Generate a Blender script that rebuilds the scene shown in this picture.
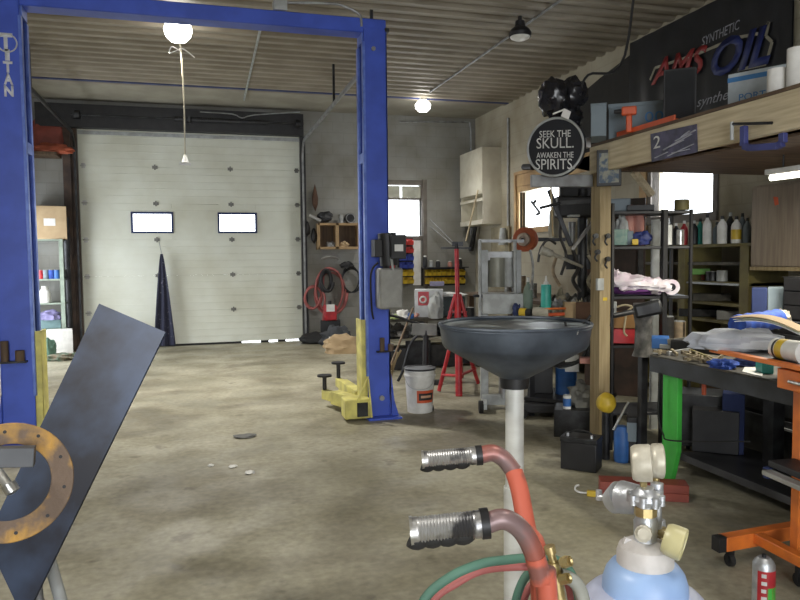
import bpy, math, random
from mathutils import Vector, Matrix, noise
random.seed(7)
C = bpy.context.scene.collection
for o in list(bpy.data.objects): bpy.data.objects.remove(o)
PI = math.pi; V = Vector
def R_(d): return math.radians(d)
# ---------------- camera
F = 700.0; YAW = R_(15.92); PITCH = R_(3.43); ROLL = R_(0.6); H = 1.5
fwd = V((math.sin(YAW)*math.cos(PITCH), math.cos(YAW)*math.cos(PITCH), -math.sin(PITCH)))
rgt = V((math.cos(YAW), -math.sin(YAW), 0)); upv = rgt.cross(fwd)
r2 = rgt*math.cos(ROLL) - upv*math.sin(ROLL); u2 = upv*math.cos(ROLL) + rgt*math.sin(ROLL)
CAM = V((0, 0, H))
cd = bpy.data.cameras.new('camera'); cam = bpy.data.objects.new('camera', cd); C.objects.link(cam)
cam.matrix_world = Matrix(((r2.x, u2.x, -fwd.x, 0), (r2.y, u2.y, -fwd.y, 0), (r2.z, u2.z, -fwd.z, H), (0, 0, 0, 1)))
cd.sensor_width = 36; cd.lens = F/800*36; cd.clip_start = 0.02; cd.clip_end = 200
bpy.context.scene.camera = cam
# ---------------- view and world
vs = bpy.context.scene.view_settings
vs.view_transform = 'Standard'; vs.look = 'None'; vs.gamma = 1; vs.use_curve_mapping = False
vs.exposure = -0.4
w = bpy.data.worlds.new('overcast_sky'); bpy.context.scene.world = w; w.use_nodes = True
bg = w.node_tree.nodes['Background']; bg.inputs[0].default_value = (0.9, 0.95, 1.0, 1); bg.inputs[1].default_value = 6.0
# room extents
XL, XR, YB, YF, ZC = -2.95, 5.2, 12.8, -5.0, 4.17
def area(name, loc, rot, sx, sy, power, col):
    l = bpy.data.lights.new(name, 'AREA'); l.shape = 'RECTANGLE'; l.size = sx; l.size_y = sy; l.energy = power; l.color = col
    o = bpy.data.objects.new(name, l); C.objects.link(o); o.location = loc; o.rotation_euler = rot; return o
area('daylight_left_door', (XL-0.25, 11.2, 1.3), (0, -PI/2, 0), 1.9, 1.5, 120, (0.9, 0.95, 1))
area('unseen_front_fill', (-0.5, YF-0.4, 1.5), (PI/2, 0, 0), 4.2, 2.8, 290, (0.97, 0.98, 1))  # added fill from behind the camera, brightens the lift fronts
area('daylight_back_window', (4.0, YB+0.3, 2.1), (-PI/2, 0, 0), 0.9, 1.0, 30, (0.9, 0.95, 1))
area('daylight_bench_window', (XR+0.3, 9.8, 2.2), (0, PI/2, 0), 1.0, 2.0, 70, (0.9, 0.95, 1))
area('daylight_loft_window', (XR+0.3, 6.7, 2.1), (0, PI/2, 0), 0.8, 1.1, 30, (0.9, 0.95, 1))
def lamp_light(loc, power, r=0.08, col=(1, 0.96, 0.88), kind='SPOT', cone=152):
    l = bpy.data.lights.new('lamp_bulb_light', kind); l.energy = power; l.shadow_soft_size = r; l.color = col
    if kind == 'SPOT': l.spot_size = R_(cone); l.spot_blend = 1.0
    o = bpy.data.objects.new('lamp_bulb_light', l); C.objects.link(o); o.location = loc; return o
# ---------------- pixel to place
def ray(px, py): return (r2*((px-400)/F) - u2*((py-300)/F) + fwd)
def at(px, py, d): return CAM + ray(px, py)*d
def flo(px, py): r = ray(px, py); return CAM + r*(-H/r.z)
def onX(px, py, X): r = ray(px, py); return CAM + r*(X/r.x)
def onY(px, py, Y): r = ray(px, py); return CAM + r*(Y/r.y)
def onZ(px, py, Z): r = ray(px, py); return CAM + r*((Z-H)/r.z)
def face(p): return -math.atan2(p[0], p[1])
# ---------------- materials
MATS = {}
def mat(name, col, rough=0.6, metal=0.0, col2=None, scale=6.0, bump=0.0, emis=None, es=0, bscale=None, lo=0.4, hi=0.62, stretch=None, spec=None, alpha=None, detail=6):
    if name in MATS: return MATS[name]
    m = bpy.data.materials.new(name); m.use_nodes = True; nt = m.node_tree; N = nt.nodes; L = nt.links
    b = N['Principled BSDF']
    b.inputs['Base Color'].default_value = (*col, 1); b.inputs['Roughness'].default_value = rough; b.inputs['Metallic'].default_value = metal
    if spec is not None: b.inputs['Specular IOR Level'].default_value = spec
    if alpha is not None: b.inputs['Alpha'].default_value = alpha
    if emis: b.inputs['Emission Color'].default_value = (*emis, 1); b.inputs['Emission Strength'].default_value = es
    if col2 is None: col2 = tuple(c*0.72 for c in col)
    tc = N.new('ShaderNodeTexCoord'); src = tc.outputs['Object']
    mp = N.new('ShaderNodeMapping'); L.new(src, mp.inputs[0]); src = mp.outputs[0]
    if stretch: mp.inputs['Scale'].default_value = stretch
    n = N.new('ShaderNodeTexNoise'); n.inputs['Scale'].default_value = scale; n.inputs['Detail'].default_value = detail; L.new(src, n.inputs['Vector'])
    cr = N.new('ShaderNodeValToRGB'); cr.color_ramp.elements[0].position = lo; cr.color_ramp.elements[1].position = hi
    cr.color_ramp.elements[0].color = (*col2, 1); cr.color_ramp.elements[1].color = (*col, 1)
    L.new(n.outputs[0], cr.inputs[0]); L.new(cr.outputs[0], b.inputs['Base Color'])
    if bump:
        n2 = N.new('ShaderNodeTexNoise'); n2.inputs['Scale'].default_value = bscale or scale*4; n2.inputs['Detail'].default_value = 4; L.new(src, n2.inputs['Vector'])
        bp = N.new('ShaderNodeBump'); bp.inputs['Strength'].default_value = bump; bp.inputs['Distance'].default_value = 0.01
        L.new(n2.outputs[0], bp.inputs['Height']); L.new(bp.outputs[0], b.inputs['Normal'])
    MATS[name] = m; return m
def glass_mat():
    m = bpy.data.materials.new('window_glass'); m.use_nodes = True; nt = m.node_tree; N = nt.nodes; N.clear()
    o = N.new('ShaderNodeOutputMaterial'); t = N.new('ShaderNodeBsdfTransparent'); g = N.new('ShaderNodeBsdfGlossy'); g.inputs['Roughness'].default_value = 0.05
    x = N.new('ShaderNodeMixShader'); x.inputs[0].default_value = 0.06
    nt.links.new(t.outputs[0], x.inputs[1]); nt.links.new(g.outputs[0], x.inputs[2]); nt.links.new(x.outputs[0], o.inputs[0]); return m
GLASS = glass_mat()
def concrete():
    m = bpy.data.materials.new('stained_concrete'); m.use_nodes = True; nt = m.node_tree; N = nt.nodes; L = nt.links; b = N['Principled BSDF']
    tc = N.new('ShaderNodeTexCoord')
    def nz(s, d=8, st=(1, 1, 1), dist=0.0):
        mp = N.new('ShaderNodeMapping'); mp.inputs['Scale'].default_value = st; L.new(tc.outputs['Object'], mp.inputs[0])
        n = N.new('ShaderNodeTexNoise'); n.inputs['Scale'].default_value = s; n.inputs['Detail'].default_value = d; n.inputs['Distortion'].default_value = dist; L.new(mp.outputs[0], n.inputs['Vector']); return n
    def ramp(n, a, bb, c0, c1):
        r = N.new('ShaderNodeValToRGB'); e = r.color_ramp.elements; e[0].position = a; e[1].position = bb; e[0].color = (*c0, 1); e[1].color = (*c1, 1); L.new(n.outputs[0], r.inputs[0]); return r
    def mul(a, bb, f=1.0):
        x = N.new('ShaderNodeMixRGB'); x.blend_type = 'MULTIPLY'; x.inputs[0].default_value = f; L.new(a.outputs[0], x.inputs[1]); L.new(bb.outputs[0], x.inputs[2]); return x
    base = ramp(nz(1.6, 10), 0.35, 0.68, (0.245, 0.225, 0.155), (0.42, 0.395, 0.30))
    st = ramp(nz(0.75, 6, (1, 1.6, 1), 0.5), 0.38, 0.50, (0.45, 0.42, 0.38), (1, 1, 1))
    fine = ramp(nz(22, 8), 0.3, 0.7, (0.78, 0.78, 0.78), (1.12, 1.12, 1.12))
    spot = ramp(nz(5, 3), 0.28, 0.36, (0.45, 0.42, 0.4), (1, 1, 1))
    x = mul(mul(mul(base, st, 0.55), fine), spot, 0.6); L.new(x.outputs[0], b.inputs['Base Color'])
    rr = ramp(nz(2.2, 5), 0.4, 0.6, (0.45,)*3, (0.8,)*3); L.new(rr.outputs[0], b.inputs['Roughness'])
    bp = N.new('ShaderNodeBump'); bp.inputs['Strength'].default_value = 0.25; bp.inputs['Distance'].default_value = 0.01; L.new(nz(14, 8).outputs[0], bp.inputs['Height']); L.new(bp.outputs[0], b.inputs['Normal'])
    return m
def block_wall(name, c, c2):
    m = bpy.data.materials.new(name); m.use_nodes = True; nt = m.node_tree; N = nt.nodes; L = nt.links; b = N['Principled BSDF']
    tc = N.new('ShaderNodeTexCoord'); sx = N.new('ShaderNodeSeparateXYZ'); L.new(tc.outputs['Object'], sx.inputs[0])
    ad = N.new('ShaderNodeMath'); L.new(sx.outputs[0], ad.inputs[0]); L.new(sx.outputs[1], ad.inputs[1])
    cb = N.new('ShaderNodeCombineXYZ'); L.new(ad.outputs[0], cb.inputs[0]); L.new(sx.outputs[2], cb.inputs[1])
    br = N.new('ShaderNodeTexBrick'); L.new(cb.outputs[0], br.inputs['Vector']); br.inputs['Scale'].default_value = 1
    br.inputs['Brick Width'].default_value = 0.4; br.inputs['Row Height'].default_value = 0.2; br.inputs['Mortar Size'].default_value = 0.008
    br.inputs['Color1'].default_value = (*c, 1); br.inputs['Color2'].default_value = (*c2, 1); br.inputs['Mortar'].default_value = (*[q*0.9 for q in c], 1)
    n = N.new('ShaderNodeTexNoise'); n.inputs['Scale'].default_value = 1.7; n.inputs['Detail'].default_value = 8; L.new(tc.outputs['Object'], n.inputs['Vector'])
    r = N.new('ShaderNodeValToRGB'); e = r.color_ramp.elements; e[0].position = 0.3; e[1].position = 0.65; e[0].color = (0.62, 0.58, 0.5, 1); e[1].color = (1, 1, 1, 1); L.new(n.outputs[0], r.inputs[0])
    x = N.new('ShaderNodeMixRGB'); x.blend_type = 'MULTIPLY'; x.inputs[0].default_value = 0.8; L.new(br.outputs[0], x.inputs[1]); L.new(r.outputs[0], x.inputs[2]); L.new(x.outputs[0], b.inputs['Base Color'])
    bp = N.new('ShaderNodeBump'); bp.inputs['Strength'].default_value = 0.35; bp.inputs['Distance'].default_value = 0.006; bp.invert = True; L.new(br.outputs['Fac'], bp.inputs['Height']); L.new(bp.outputs[0], b.inputs['Normal'])
    b.inputs['Roughness'].default_value = 0.75; return m
M_floor = concrete()
M_wallb = block_wall('grey_painted_block', (0.30, 0.30, 0.28), (0.29, 0.29, 0.27)); M_wallr = block_wall('cream_painted_block', (0.42, 0.385, 0.30), (0.41, 0.375, 0.29))
M_ceil = mat('corrugated_tin', (0.31, 0.275, 0.215), 0.55, 0.1, (0.24, 0.21, 0.16), 2)
M_ceilf = mat('ceiling_panel', (0.34, 0.32, 0.26), 0.7, 0, (0.27, 0.25, 0.2), 2)
M_door = mat('door_white', (0.68, 0.70, 0.62), 0.55, 0, (0.54, 0.54, 0.44), 1.2, lo=0.3, hi=0.62, detail=9)
M_blue = mat('lift_blue', (0.055, 0.11, 0.58), 0.45, 0.0, (0.045, 0.09, 0.48), 4)
M_bluel = mat('blue_edge_pale', (0.16, 0.25, 0.68), 0.35, 0.1, (0.10, 0.17, 0.55), 10)  # paler blue for column lips and cross ties
M_yel = mat('lift_yellow', (0.72, 0.66, 0.19), 0.55, 0, (0.5, 0.45, 0.14), 7)
M_black = mat('black_paint', (0.012, 0.012, 0.014), 0.5, 0, (0.02, 0.02, 0.022), 8)
M_rub = mat('black_rubber', (0.015, 0.015, 0.015), 0.75)
M_dark = mat('dark_steel', (0.045, 0.047, 0.05), 0.45, 0.5, (0.02, 0.02, 0.022), 9)
M_grey = mat('grey_metal', (0.35, 0.36, 0.36), 0.45, 0.5, (0.24, 0.24, 0.24), 8)
M_lgrey = mat('light_grey_paint', (0.42, 0.44, 0.44), 0.5, 0.1, (0.3, 0.31, 0.3), 8)
M_chrome = mat('worn_chrome', (0.8, 0.8, 0.78), 0.3, 0.9, (0.5, 0.5, 0.48), 25)
M_alu = mat('cast_silver', (0.62, 0.64, 0.66), 0.42, 0.7, (0.45, 0.47, 0.5), 18, bump=0.2)
M_gripm = mat('worn_grip_chrome', (0.50, 0.50, 0.50), 0.38, 0.85, (0.10, 0.10, 0.11), 22, lo=0.40, hi=0.50)
M_brass = mat('brass', (0.62, 0.5, 0.25), 0.35, 0.8, (0.4, 0.32, 0.15), 25)
M_white = mat('white_plastic', (0.72, 0.72, 0.70), 0.5, 0, (0.6, 0.6, 0.57), 12)
M_paper = mat('white_paper', (0.8, 0.79, 0.76), 0.8, 0, (0.7, 0.69, 0.66), 12)
M_wood = mat('old_lumber', (0.36, 0.285, 0.16), 0.75, 0, (0.25, 0.185, 0.095), 3, 0.15, stretch=(14, 14, 1), lo=0.35, hi=0.65)
M_woody = mat('beam_lumber', (0.62, 0.53, 0.36), 0.75, 0, (0.46, 0.38, 0.25), 3, 0.15, stretch=(14, 1, 14), lo=0.35, hi=0.65)
M_woodd = mat('dark_plywood', (0.13, 0.085, 0.05), 0.7, 0, (0.085, 0.055, 0.035), 3, stretch=(10, 1, 1))
M_woodc = mat('brown_cabinet_ply', (0.29, 0.235, 0.175), 0.6, 0, (0.23, 0.18, 0.135), 3, stretch=(12, 12, 1))
M_frame = mat('window_frame_pine', (0.5, 0.33, 0.15), 0.6, 0, (0.36, 0.22, 0.1), 4)
M_card = mat('cardboard', (0.50, 0.37, 0.22), 0.85, 0, (0.43, 0.31, 0.18), 5)
M_red = mat('red_paint', (0.5, 0.03, 0.035), 0.4, 0, (0.35, 0.02, 0.03), 9)
M_cart = mat('worn_red_paint', (0.52, 0.115, 0.07), 0.5, 0.0, (0.22, 0.085, 0.07), 14, lo=0.36, hi=0.44)
M_cartw = mat('worn_bare_steel', (0.22, 0.15, 0.15), 0.4, 0.3, (0.36, 0.11, 0.08), 12)
M_orange = mat('orange_paint', (0.75, 0.20, 0.03), 0.45, 0, (0.6, 0.15, 0.03), 9)
M_ored = mat('orange_red_plastic', (0.72, 0.12, 0.04), 0.4)
M_green = mat('green_paint', (0.06, 0.48, 0.06), 0.5, 0, (0.05, 0.38, 0.05), 7)
M_teal = mat('teal_plastic', (0.05, 0.46, 0.38), 0.4)
M_navy = mat('navy_cloth', (0.02, 0.035, 0.12), 0.8)
M_bcloth = mat('blue_cloth', (0.03, 0.09, 0.42), 0.8, 0, (0.02, 0.05, 0.25), 20)
M_flag = mat('dark_patterned_cloth', (0.02, 0.022, 0.045), 0.85, 0, (0.16, 0.15, 0.2), 30, lo=0.3, hi=0.38)
M_bag = mat('black_bag', (0.012, 0.012, 0.015), 0.25, 0, (0.02, 0.02, 0.025), 10)
M_pbag = mat('white_bag', (0.85, 0.8, 0.83), 0.5, 0, (0.75, 0.62, 0.7), 9)
M_plate = mat('blued_steel_plate', (0.038, 0.06, 0.115), 0.5, 0.15, (0.007, 0.010, 0.021), 4.2, lo=0.38, hi=0.64, detail=9)
M_rust = mat('rusty_yellow_steel', (0.46, 0.26, 0.06), 0.7, 0.1, (0.15, 0.105, 0.075), 13, 0.3, lo=0.48, hi=0.64)
M_tank = mat('pale_blue_tank', (0.50, 0.54, 0.70), 0.45, 0, (0.42, 0.46, 0.62), 8); M_tring = mat('tank_ring_blue', (0.32, 0.47, 0.74), 0.4, 0, (0.27, 0.4, 0.66), 8)
M_collar = mat('cream_white_paint', (0.62, 0.59, 0.57), 0.5, 0, (0.48, 0.46, 0.44), 14)
M_gauge = mat('pale_gauge_case', (0.58, 0.55, 0.46), 0.4, 0.2, (0.45, 0.42, 0.34), 30)
M_gaugey = mat('yellowed_gauge_glass', (0.50, 0.46, 0.25), 0.35)
M_pan = mat('galvanised_dark', (0.095, 0.115, 0.145), 0.45, 0.3, (0.03, 0.037, 0.05), 7, lo=0.34, hi=0.66)
M_panin = mat('pan_inside', (0.34, 0.38, 0.40), 0.35, 0.3, (0.03, 0.04, 0.05), 8, lo=0.50, hi=0.60)
M_pipe = mat('white_pipe', (0.72, 0.73, 0.70), 0.5, 0.1, (0.6, 0.6, 0.57), 5, stretch=(1, 1, 3))
M_ghose = mat('green_hose', (0.085, 0.20, 0.145), 0.65); M_rhose = mat('red_hose', (0.40, 0.12, 0.11), 0.65)
M_olive = mat('olive_shelf_paint', (0.17, 0.145, 0.05), 0.6, 0, (0.12, 0.10, 0.04), 5)
M_tarn = mat('bench_grime', (0.12, 0.11, 0.09), 0.7, 0.1, (0.05, 0.048, 0.042), 7)
M_btop = mat('bench_steel_edge', (0.055, 0.06, 0.068), 0.5, 0.3, (0.035, 0.037, 0.04), 6)
M_lamp = mat('lamp_glow', (1, 1, 1), 0.5, emis=(1, 0.97, 0.92), es=18)
M_tube = mat('tube_glow', (1, 1, 1), 0.5, emis=(1, 0.96, 0.8), es=6)
M_dimglass = mat('unlit_lamp_glass', (0.75, 0.74, 0.68), 0.3)
M_bin_y = mat('yellow_bin', (0.72, 0.50, 0.04), 0.45); M_bin_b = mat('blue_bin', (0.05, 0.08, 0.42), 0.45); M_bin_r = mat('red_bin', (0.62, 0.06, 0.05), 0.45)
M_banner = mat('black_banner_vinyl', (0.012, 0.013, 0.016), 0.35, 0, (0.02, 0.021, 0.025), 3)
M_txtw = mat('white_print', (0.72, 0.72, 0.7), 0.6); M_txtg = mat('grey_print', (0.35, 0.36, 0.4), 0.6)
M_txtr = mat('red_print', (0.30, 0.03, 0.03), 0.5); M_txtb = mat('blue_print', (0.022, 0.035, 0.16), 0.5); M_txtlb = mat('light_blue_print', (0.06, 0.22, 0.5), 0.6)
M_bluegrey = mat('blue_grey_plastic', (0.20, 0.25, 0.28), 0.6, 0, (0.16, 0.2, 0.23), 4)
M_hinge = mat('hinge_steel', (0.22, 0.22, 0.2), 0.5, 0.5)
M_lev = mat('grey_alu', (0.5, 0.5, 0.48), 0.4, 0.6); M_brown = mat('brown_leather', (0.12, 0.06, 0.035), 0.7); M_dred = mat('dark_red_wood', (0.28, 0.06, 0.04), 0.6)
M_lime = mat('lime_box', (0.2, 0.5, 0.1), 0.6); M_pink = mat('salmon_plastic', (0.55, 0.25, 0.2), 0.6); M_blu2 = mat('mid_blue_plastic', (0.04, 0.15, 0.45), 0.5)
# ---------------- mesh builder
class MB:
    def __init__(s): s.v = []; s.f = []
    def add(s, vs, fs):
        k = len(s.v); s.v += [V(q) for q in vs]; s.f += [[i+k for i in f] for f in fs]; return s
    def box(s, c, d, R=None):
        c = V(c); vs = [V((x*d[0]/2, y*d[1]/2, z*d[2]/2)) for x in (-1, 1) for y in (-1, 1) for z in (-1, 1)]
        if R is not None: vs = [R @ q for q in vs]
        return s.add([c+q for q in vs], [(0, 1, 3, 2), (4, 6, 7, 5), (0, 4, 5, 1), (2, 3, 7, 6), (0, 2, 6, 4), (1, 5, 7, 3)])
    def bb(s, a, b): return s.box([(a[i]+b[i])/2 for i in range(3)], [abs(b[i]-a[i]) for i in range(3)])
    def bar(s, p, q, w, h, up=(0, 0, 1)):
        p = V(p); q = V(q); z = (q-p); l = z.length; z.normalize(); x = V(up).cross(z)
        if x.length < 1e-3: x = V((1, 0, 0)).cross(z)
        x.normalize(); y = z.cross(x)
        return s.box((p+q)/2, (w, h, l), Matrix((x, y, z)).transposed())
    def sweep(s, pts, rs, n=12, caps=True):
        pts = [V(p) for p in pts]; k = len(s.v); t0 = (pts[1]-pts[0]).normalized()
        x = t0.cross(V((0, 0, 1)))
        if x.length < 1e-2: x = t0.cross(V((1, 0, 0)))
        x.normalize()
        for i, p in enumerate(pts):
            t = (pts[min(i+1, len(pts)-1)]-pts[max(i-1, 0)])
            t = t.normalized() if t.length > 1e-9 else t0
            x = (x - t*x.dot(t))
            x = x.normalized() if x.length > 1e-6 else t.orthogonal().normalized()
            y = t.cross(x); r = rs[i] if isinstance(rs, (list, tuple)) else rs
            for j in range(n): a = 2*PI*j/n; s.v.append(p + x*(r*math.cos(a)) + y*(r*math.sin(a)))
        for i in range(len(pts)-1):
            for j in range(n):
                a = k+i*n+j; b = k+i*n+(j+1) % n; s.f.append([a, b, b+n, a+n])
        if caps: s.f.append([k+j for j in range(n)][::-1]); s.f.append([k+(len(pts)-1)*n+j for j in range(n)])
        return s
    def cyl(s, p, q, r, r1=None, n=20, caps=True): return s.sweep([p, q], [r, r if r1 is None else r1], n, caps)
    def tube(s, pts, r, n=10, sub=6):
        P = [V(p) for p in pts]; out = []
        if len(P) > 2:
            for i in range(len(P)-1):
                a = P[max(i-1, 0)]; b = P[i]; c = P[i+1]; d = P[min(i+2, len(P)-1)]
                for k in range(sub):
                    t = k/sub; out.append(0.5*((2*b)+(c-a)*t+(2*a-5*b+4*c-d)*t*t+(3*b-a-3*c+d)*t**3))
            out.append(P[-1])
        else: out = P
        return s.sweep(out, r, n)
    def lathe(s, prof, c=(0, 0, 0), n=32, R=None, closed=False):
        c = V(c); k = len(s.v); m = len(prof)
        for r, z in prof:
            for j in range(n):
                a = 2*PI*j/n; q = V((r*math.cos(a), r*math.sin(a), z)); s.v.append(c+(R @ q if R is not None else q))
        for i in range(m if closed else m-1):
            for j in range(n):
                a = k+i*n+j; b = k+i*n+(j+1) % n; e = k+((i+1) % m)*n+j; g = k+((i+1) % m)*n+(j+1) % n; s.f.append([a, b, g, e])
        if not closed:
            if prof[0][0] > 1e-5: s.f.append([k+j for j in range(n)][::-1])
            if prof[-1][0] > 1e-5: s.f.append([k+(m-1)*n+j for j in range(n)])
        return s
    def poly(s, pts, th):
        pts = [V(p) for p in pts]; nrm = (pts[1]-pts[0]).cross(pts[2]-pts[0]).normalized()*th; n = len(pts)
        return s.add(pts+[p+nrm for p in pts], [list(range(n))[::-1], list(range(n, 2*n))]+[[i, (i+1) % n, n+(i+1) % n, n+i] for i in range(n)])
    def blob(s, c, r, amp=0.25, fr=2.0, seed=0, nu=28, nv=16, flat=None):
        c = V(c); k = len(s.v); r = V(r)
        for i in range(nv+1):
            th = PI*i/nv
            for j in range(nu):
                a = 2*PI*j/nu; d = V((math.sin(th)*math.cos(a), math.sin(th)*math.sin(a), math.cos(th)))
                q = 1+amp*noise.noise(d*fr+V((seed*7.3, 0, 0)))*1.6+amp*0.5*noise.noise(d*fr*2.7+V((0, seed*3.1, 0)))
                p = V((d.x*r.x, d.y*r.y, d.z*r.z))*q
                if flat is not None and p.z < flat: p.z = flat
                s.v.append(c+p)
        for i in range(nv):
            for j in range(nu): s.f.append([k+i*nu+j, k+(i+1)*nu+j, k+(i+1)*nu+(j+1) % nu, k+i*nu+(j+1) % nu])
        return s
    def torus(s, c, R0, r, R=None, n=40, m=10):
        return s.lathe([(R0+r*math.cos(2*PI*i/m), r*math.sin(2*PI*i/m)) for i in range(m)], c, n, R, True)
def build(name, mb, m, parent=None, off=V((0, 0, 0)), bevel=0, smooth=True, loc=None):
    me = bpy.data.meshes.new(name); me.from_pydata([p-off for p in mb.v], [], mb.f); me.validate(); me.update()
    import bmesh
    b = bmesh.new(); b.from_mesh(me); bmesh.ops.remove_doubles(b, verts=b.verts, dist=1e-6); bmesh.ops.recalc_face_normals(b, faces=b.faces); b.to_mesh(me); b.free()
    if smooth:
        for p in me.polygons: p.use_smooth = True
        me.set_sharp_from_angle(angle=R_(38))
    me.materials.append(m); o = bpy.data.objects.new(name, me); C.objects.link(o)
    if parent: o.parent = parent
    if loc is not None: o.location = loc
    if bevel:
        bv = o.modifiers.new('bevel', 'BEVEL'); bv.width = bevel; bv.segments = 2; bv.limit_method = 'ANGLE'
    return o
def tag(o, label, cat, group=None):
    o['label'] = label; o['category'] = cat
    if group: o['group'] = group
    return o
def thing(name, label, cat, loc, rz=0, group=None):
    o = bpy.data.objects.new(name, None); C.objects.link(o); o.location = loc; o.rotation_euler = (0, 0, rz); o.empty_display_size = 0.05
    return tag(o, label, cat, group)
def wpart(name, mb, m, t, bevel=0, label=None):       # world-coordinate part of an unrotated thing (or part)
    r = t
    while r.parent: r = r.parent
    o = build(name, mb, m, t, V(r.location), bevel)
    if label: o['label'] = label
    return o
def lpart(name, mb, m, t, bevel=0, label=None):
    o = build(name, mb, m, t, V((0, 0, 0)), bevel)
    if label: o['label'] = label
    return o
def solo(name, mb, m, label, cat, group=None, bevel=0):
    lo = V([min(p[i] for p in mb.v) for i in range(3)]); hi = V([max(p[i] for p in mb.v) for i in range(3)])
    off = V(((lo.x+hi.x)/2, (lo.y+hi.y)/2, lo.z)); o = build(name, mb, m, None, off, bevel, loc=off); return tag(o, label, cat, group)
def struct(name, mb, m, parent=None, bevel=0):
    o = build(name, mb, m, parent, bevel=bevel)
    if not parent: o['kind'] = 'structure'
    return o
def onplane(px, py, p0, n):
    r = ray(px, py); return CAM + r*((V(p0)-CAM).dot(n)/r.dot(n))
def text(s, w, h, origin, right, up, m, parent, name='lettering', ext=0.001, shear=0, off=None, bold=0.0):
    cu = bpy.data.curves.new('txt', 'FONT'); cu.body = s; cu.size = 1; cu.extrude = 0; cu.align_x = 'CENTER'; cu.align_y = 'CENTER'; cu.shear = shear; cu.offset = bold
    cu.resolution_u = 3; to = bpy.data.objects.new('txt', cu); C.objects.link(to)
    dg = bpy.context.evaluated_depsgraph_get(); dg.update(); me = bpy.data.meshes.new_from_object(to.evaluated_get(dg)); bpy.data.objects.remove(to)
    xs = [q.co.x for q in me.vertices]; ys = [q.co.y for q in me.vertices]
    x0, x1, y0, y1 = min(xs), max(xs), min(ys), max(ys); right = V(right).normalized(); up = V(up).normalized(); nrm = right.cross(up)
    if off is None:
        r = parent
        while r and r.parent: r = r.parent
        off = V(r.location) if r else V((0, 0, 0))
    for q in me.vertices:
        a = (q.co.x-(x0+x1)/2)/(x1-x0)*w; b = (q.co.y-(y0+y1)/2)/(y1-y0)*h
        q.co = V(origin)+right*a+up*b+nrm*ext-off
    me.name = name; me.materials.append(m); o = bpy.data.objects.new(name, me); C.objects.link(o)
    if parent: o.parent = parent
    sm = o.modifiers.new('thick', 'SOLIDIFY'); sm.thickness = 0.0012
    return o
def kids(o): return [c for c in bpy.data.objects if c.parent == o]
def dup(root, loc, rz, label=None, group=None):
    r = root.copy(); C.objects.link(r); r.location = loc; r.rotation_euler = (0, 0, rz)
    if label: r['label'] = label
    if group: r['group'] = group
    for ch in kids(root):
        c = ch.copy(); C.objects.link(c); c.parent = r
        for g in kids(ch):
            d = g.copy(); C.objects.link(d); d.parent = c
    return r
def rotm(ax, deg): return Matrix.Rotation(R_(deg), 3, ax)
def frame(n, up=(0, 0, 1)):   # matrix whose z axis is n
    z = V(n).normalized(); x = V(up).cross(z)
    if x.length < 1e-3: x = V((1, 0, 0))
    x.normalize(); return Matrix((x, z.cross(x), z)).transposed()

# =====================================================================  SETTING
T = 0.15
struct('floor', MB().bb((XL-0.2, YF-0.2, -0.1), (XR+0.2, YB+0.09, 0)), M_floor)
# corrugated ceiling with ribs along X, flat panel strip behind Y=11.3
cm = MB(); prof = []; y = YF; pitch = 0.235
while y < 11.25:
    prof += [(y, ZC), (y+0.09, ZC), (y+0.12, ZC-0.034), (y+0.20, ZC-0.034)]; y += pitch
prof.append((11.3, ZC)); k = len(prof)
vs_ = [(XL, a, b) for a, b in prof]+[(XR, a, b) for a, b in prof]+[(XL, a, ZC+0.08) for a, b in prof]+[(XR, a, ZC+0.08) for a, b in prof]
cm.add(vs_, [[i, i+1, k+i+1, k+i] for i in range(k-1)]+[[2*k+i, 3*k+i, 3*k+i+1, 2*k+i+1] for i in range(k-1)])
co = struct('ceiling', cm, M_ceil)
struct('ceiling_panel', MB().bb((XL, 11.3, ZC), (XR, YB, ZC+0.08)), M_ceilf)
struct('trim_1', MB().bb((XL, 11.26, ZC-0.03), (XR, 11.32, ZC-0.002)), mat('trim_dull_blue', (0.05, 0.07, 0.2), 0.6))
def wall(name, axis, c, a0, a1, holes, m, out):     # wall slab with rectangular holes (a0,a1,z0,z1)
    mb = MB(); cuts = sorted({a0, a1, *[h[0] for h in holes], *[h[1] for h in holes]})
    for i in range(len(cuts)-1):
        s0, s1 = cuts[i], cuts[i+1]; hs = sorted([h for h in holes if h[0] <= s0+1e-6 and h[1] >= s1-1e-6], key=lambda h: h[2]); z = 0
        for h in hs+[(0, 0, ZC+0.02, 0)]:
            if h[2] > z+1e-4:
                if axis == 'y': mb.bb((s0, c, z), (s1, c+out*T, h[2]))
                else: mb.bb((c, s0, z), (c+out*T, s1, h[2]))
            z = h[3]
    return struct(name, mb, m)
DX0, DX1, DZ = onY(81, 240, YB).x, onY(301, 240, YB).x, 3.72
W1 = (onY(386, 200, YB).x, onY(421, 200, YB).x, onY(400, 236, YB).z, 2.88)
wall('wall_back', 'y', YB, XL, XR, [(DX0, DX1, 0, DZ), W1], M_wallb, 1)
W2 = (onX(560, 200, XR).y, onX(520, 200, XR).y, onX(535, 227, XR).z, onX(535, 189, XR).z); W3 = (onX(714, 200, XR).y, onX(652, 200, XR).y, 1.95, 2.52)
wall('wall_right', 'x', XR, YF, YB, [W2, W3], M_wallr, 1)
D2 = (10.6, 12.3, 0.0, 2.25)
wall('wall_left', 'x', XL, YF, YB, [D2], M_wallb, -1)
wall('wall_front', 'y', YF, XL, XR, [(-2.6, 1.6, 0, 3.0)], M_wallb, -1)  # opening cut to let the added front fill through
d3 = bpy.data.objects.new('front_fill_opening', None); C.objects.link(d3); d3['kind'] = 'structure'  # unseen opening, added for frontal light
f3 = MB().bb((-2.72, YF-0.02, 0), (-2.6, YF+0.04, 3.1)).bb((1.6, YF-0.02, 0), (1.72, YF+0.04, 3.1)).bb((-2.6, YF-0.02, 3.0), (1.6, YF+0.04, 3.1))
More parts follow.
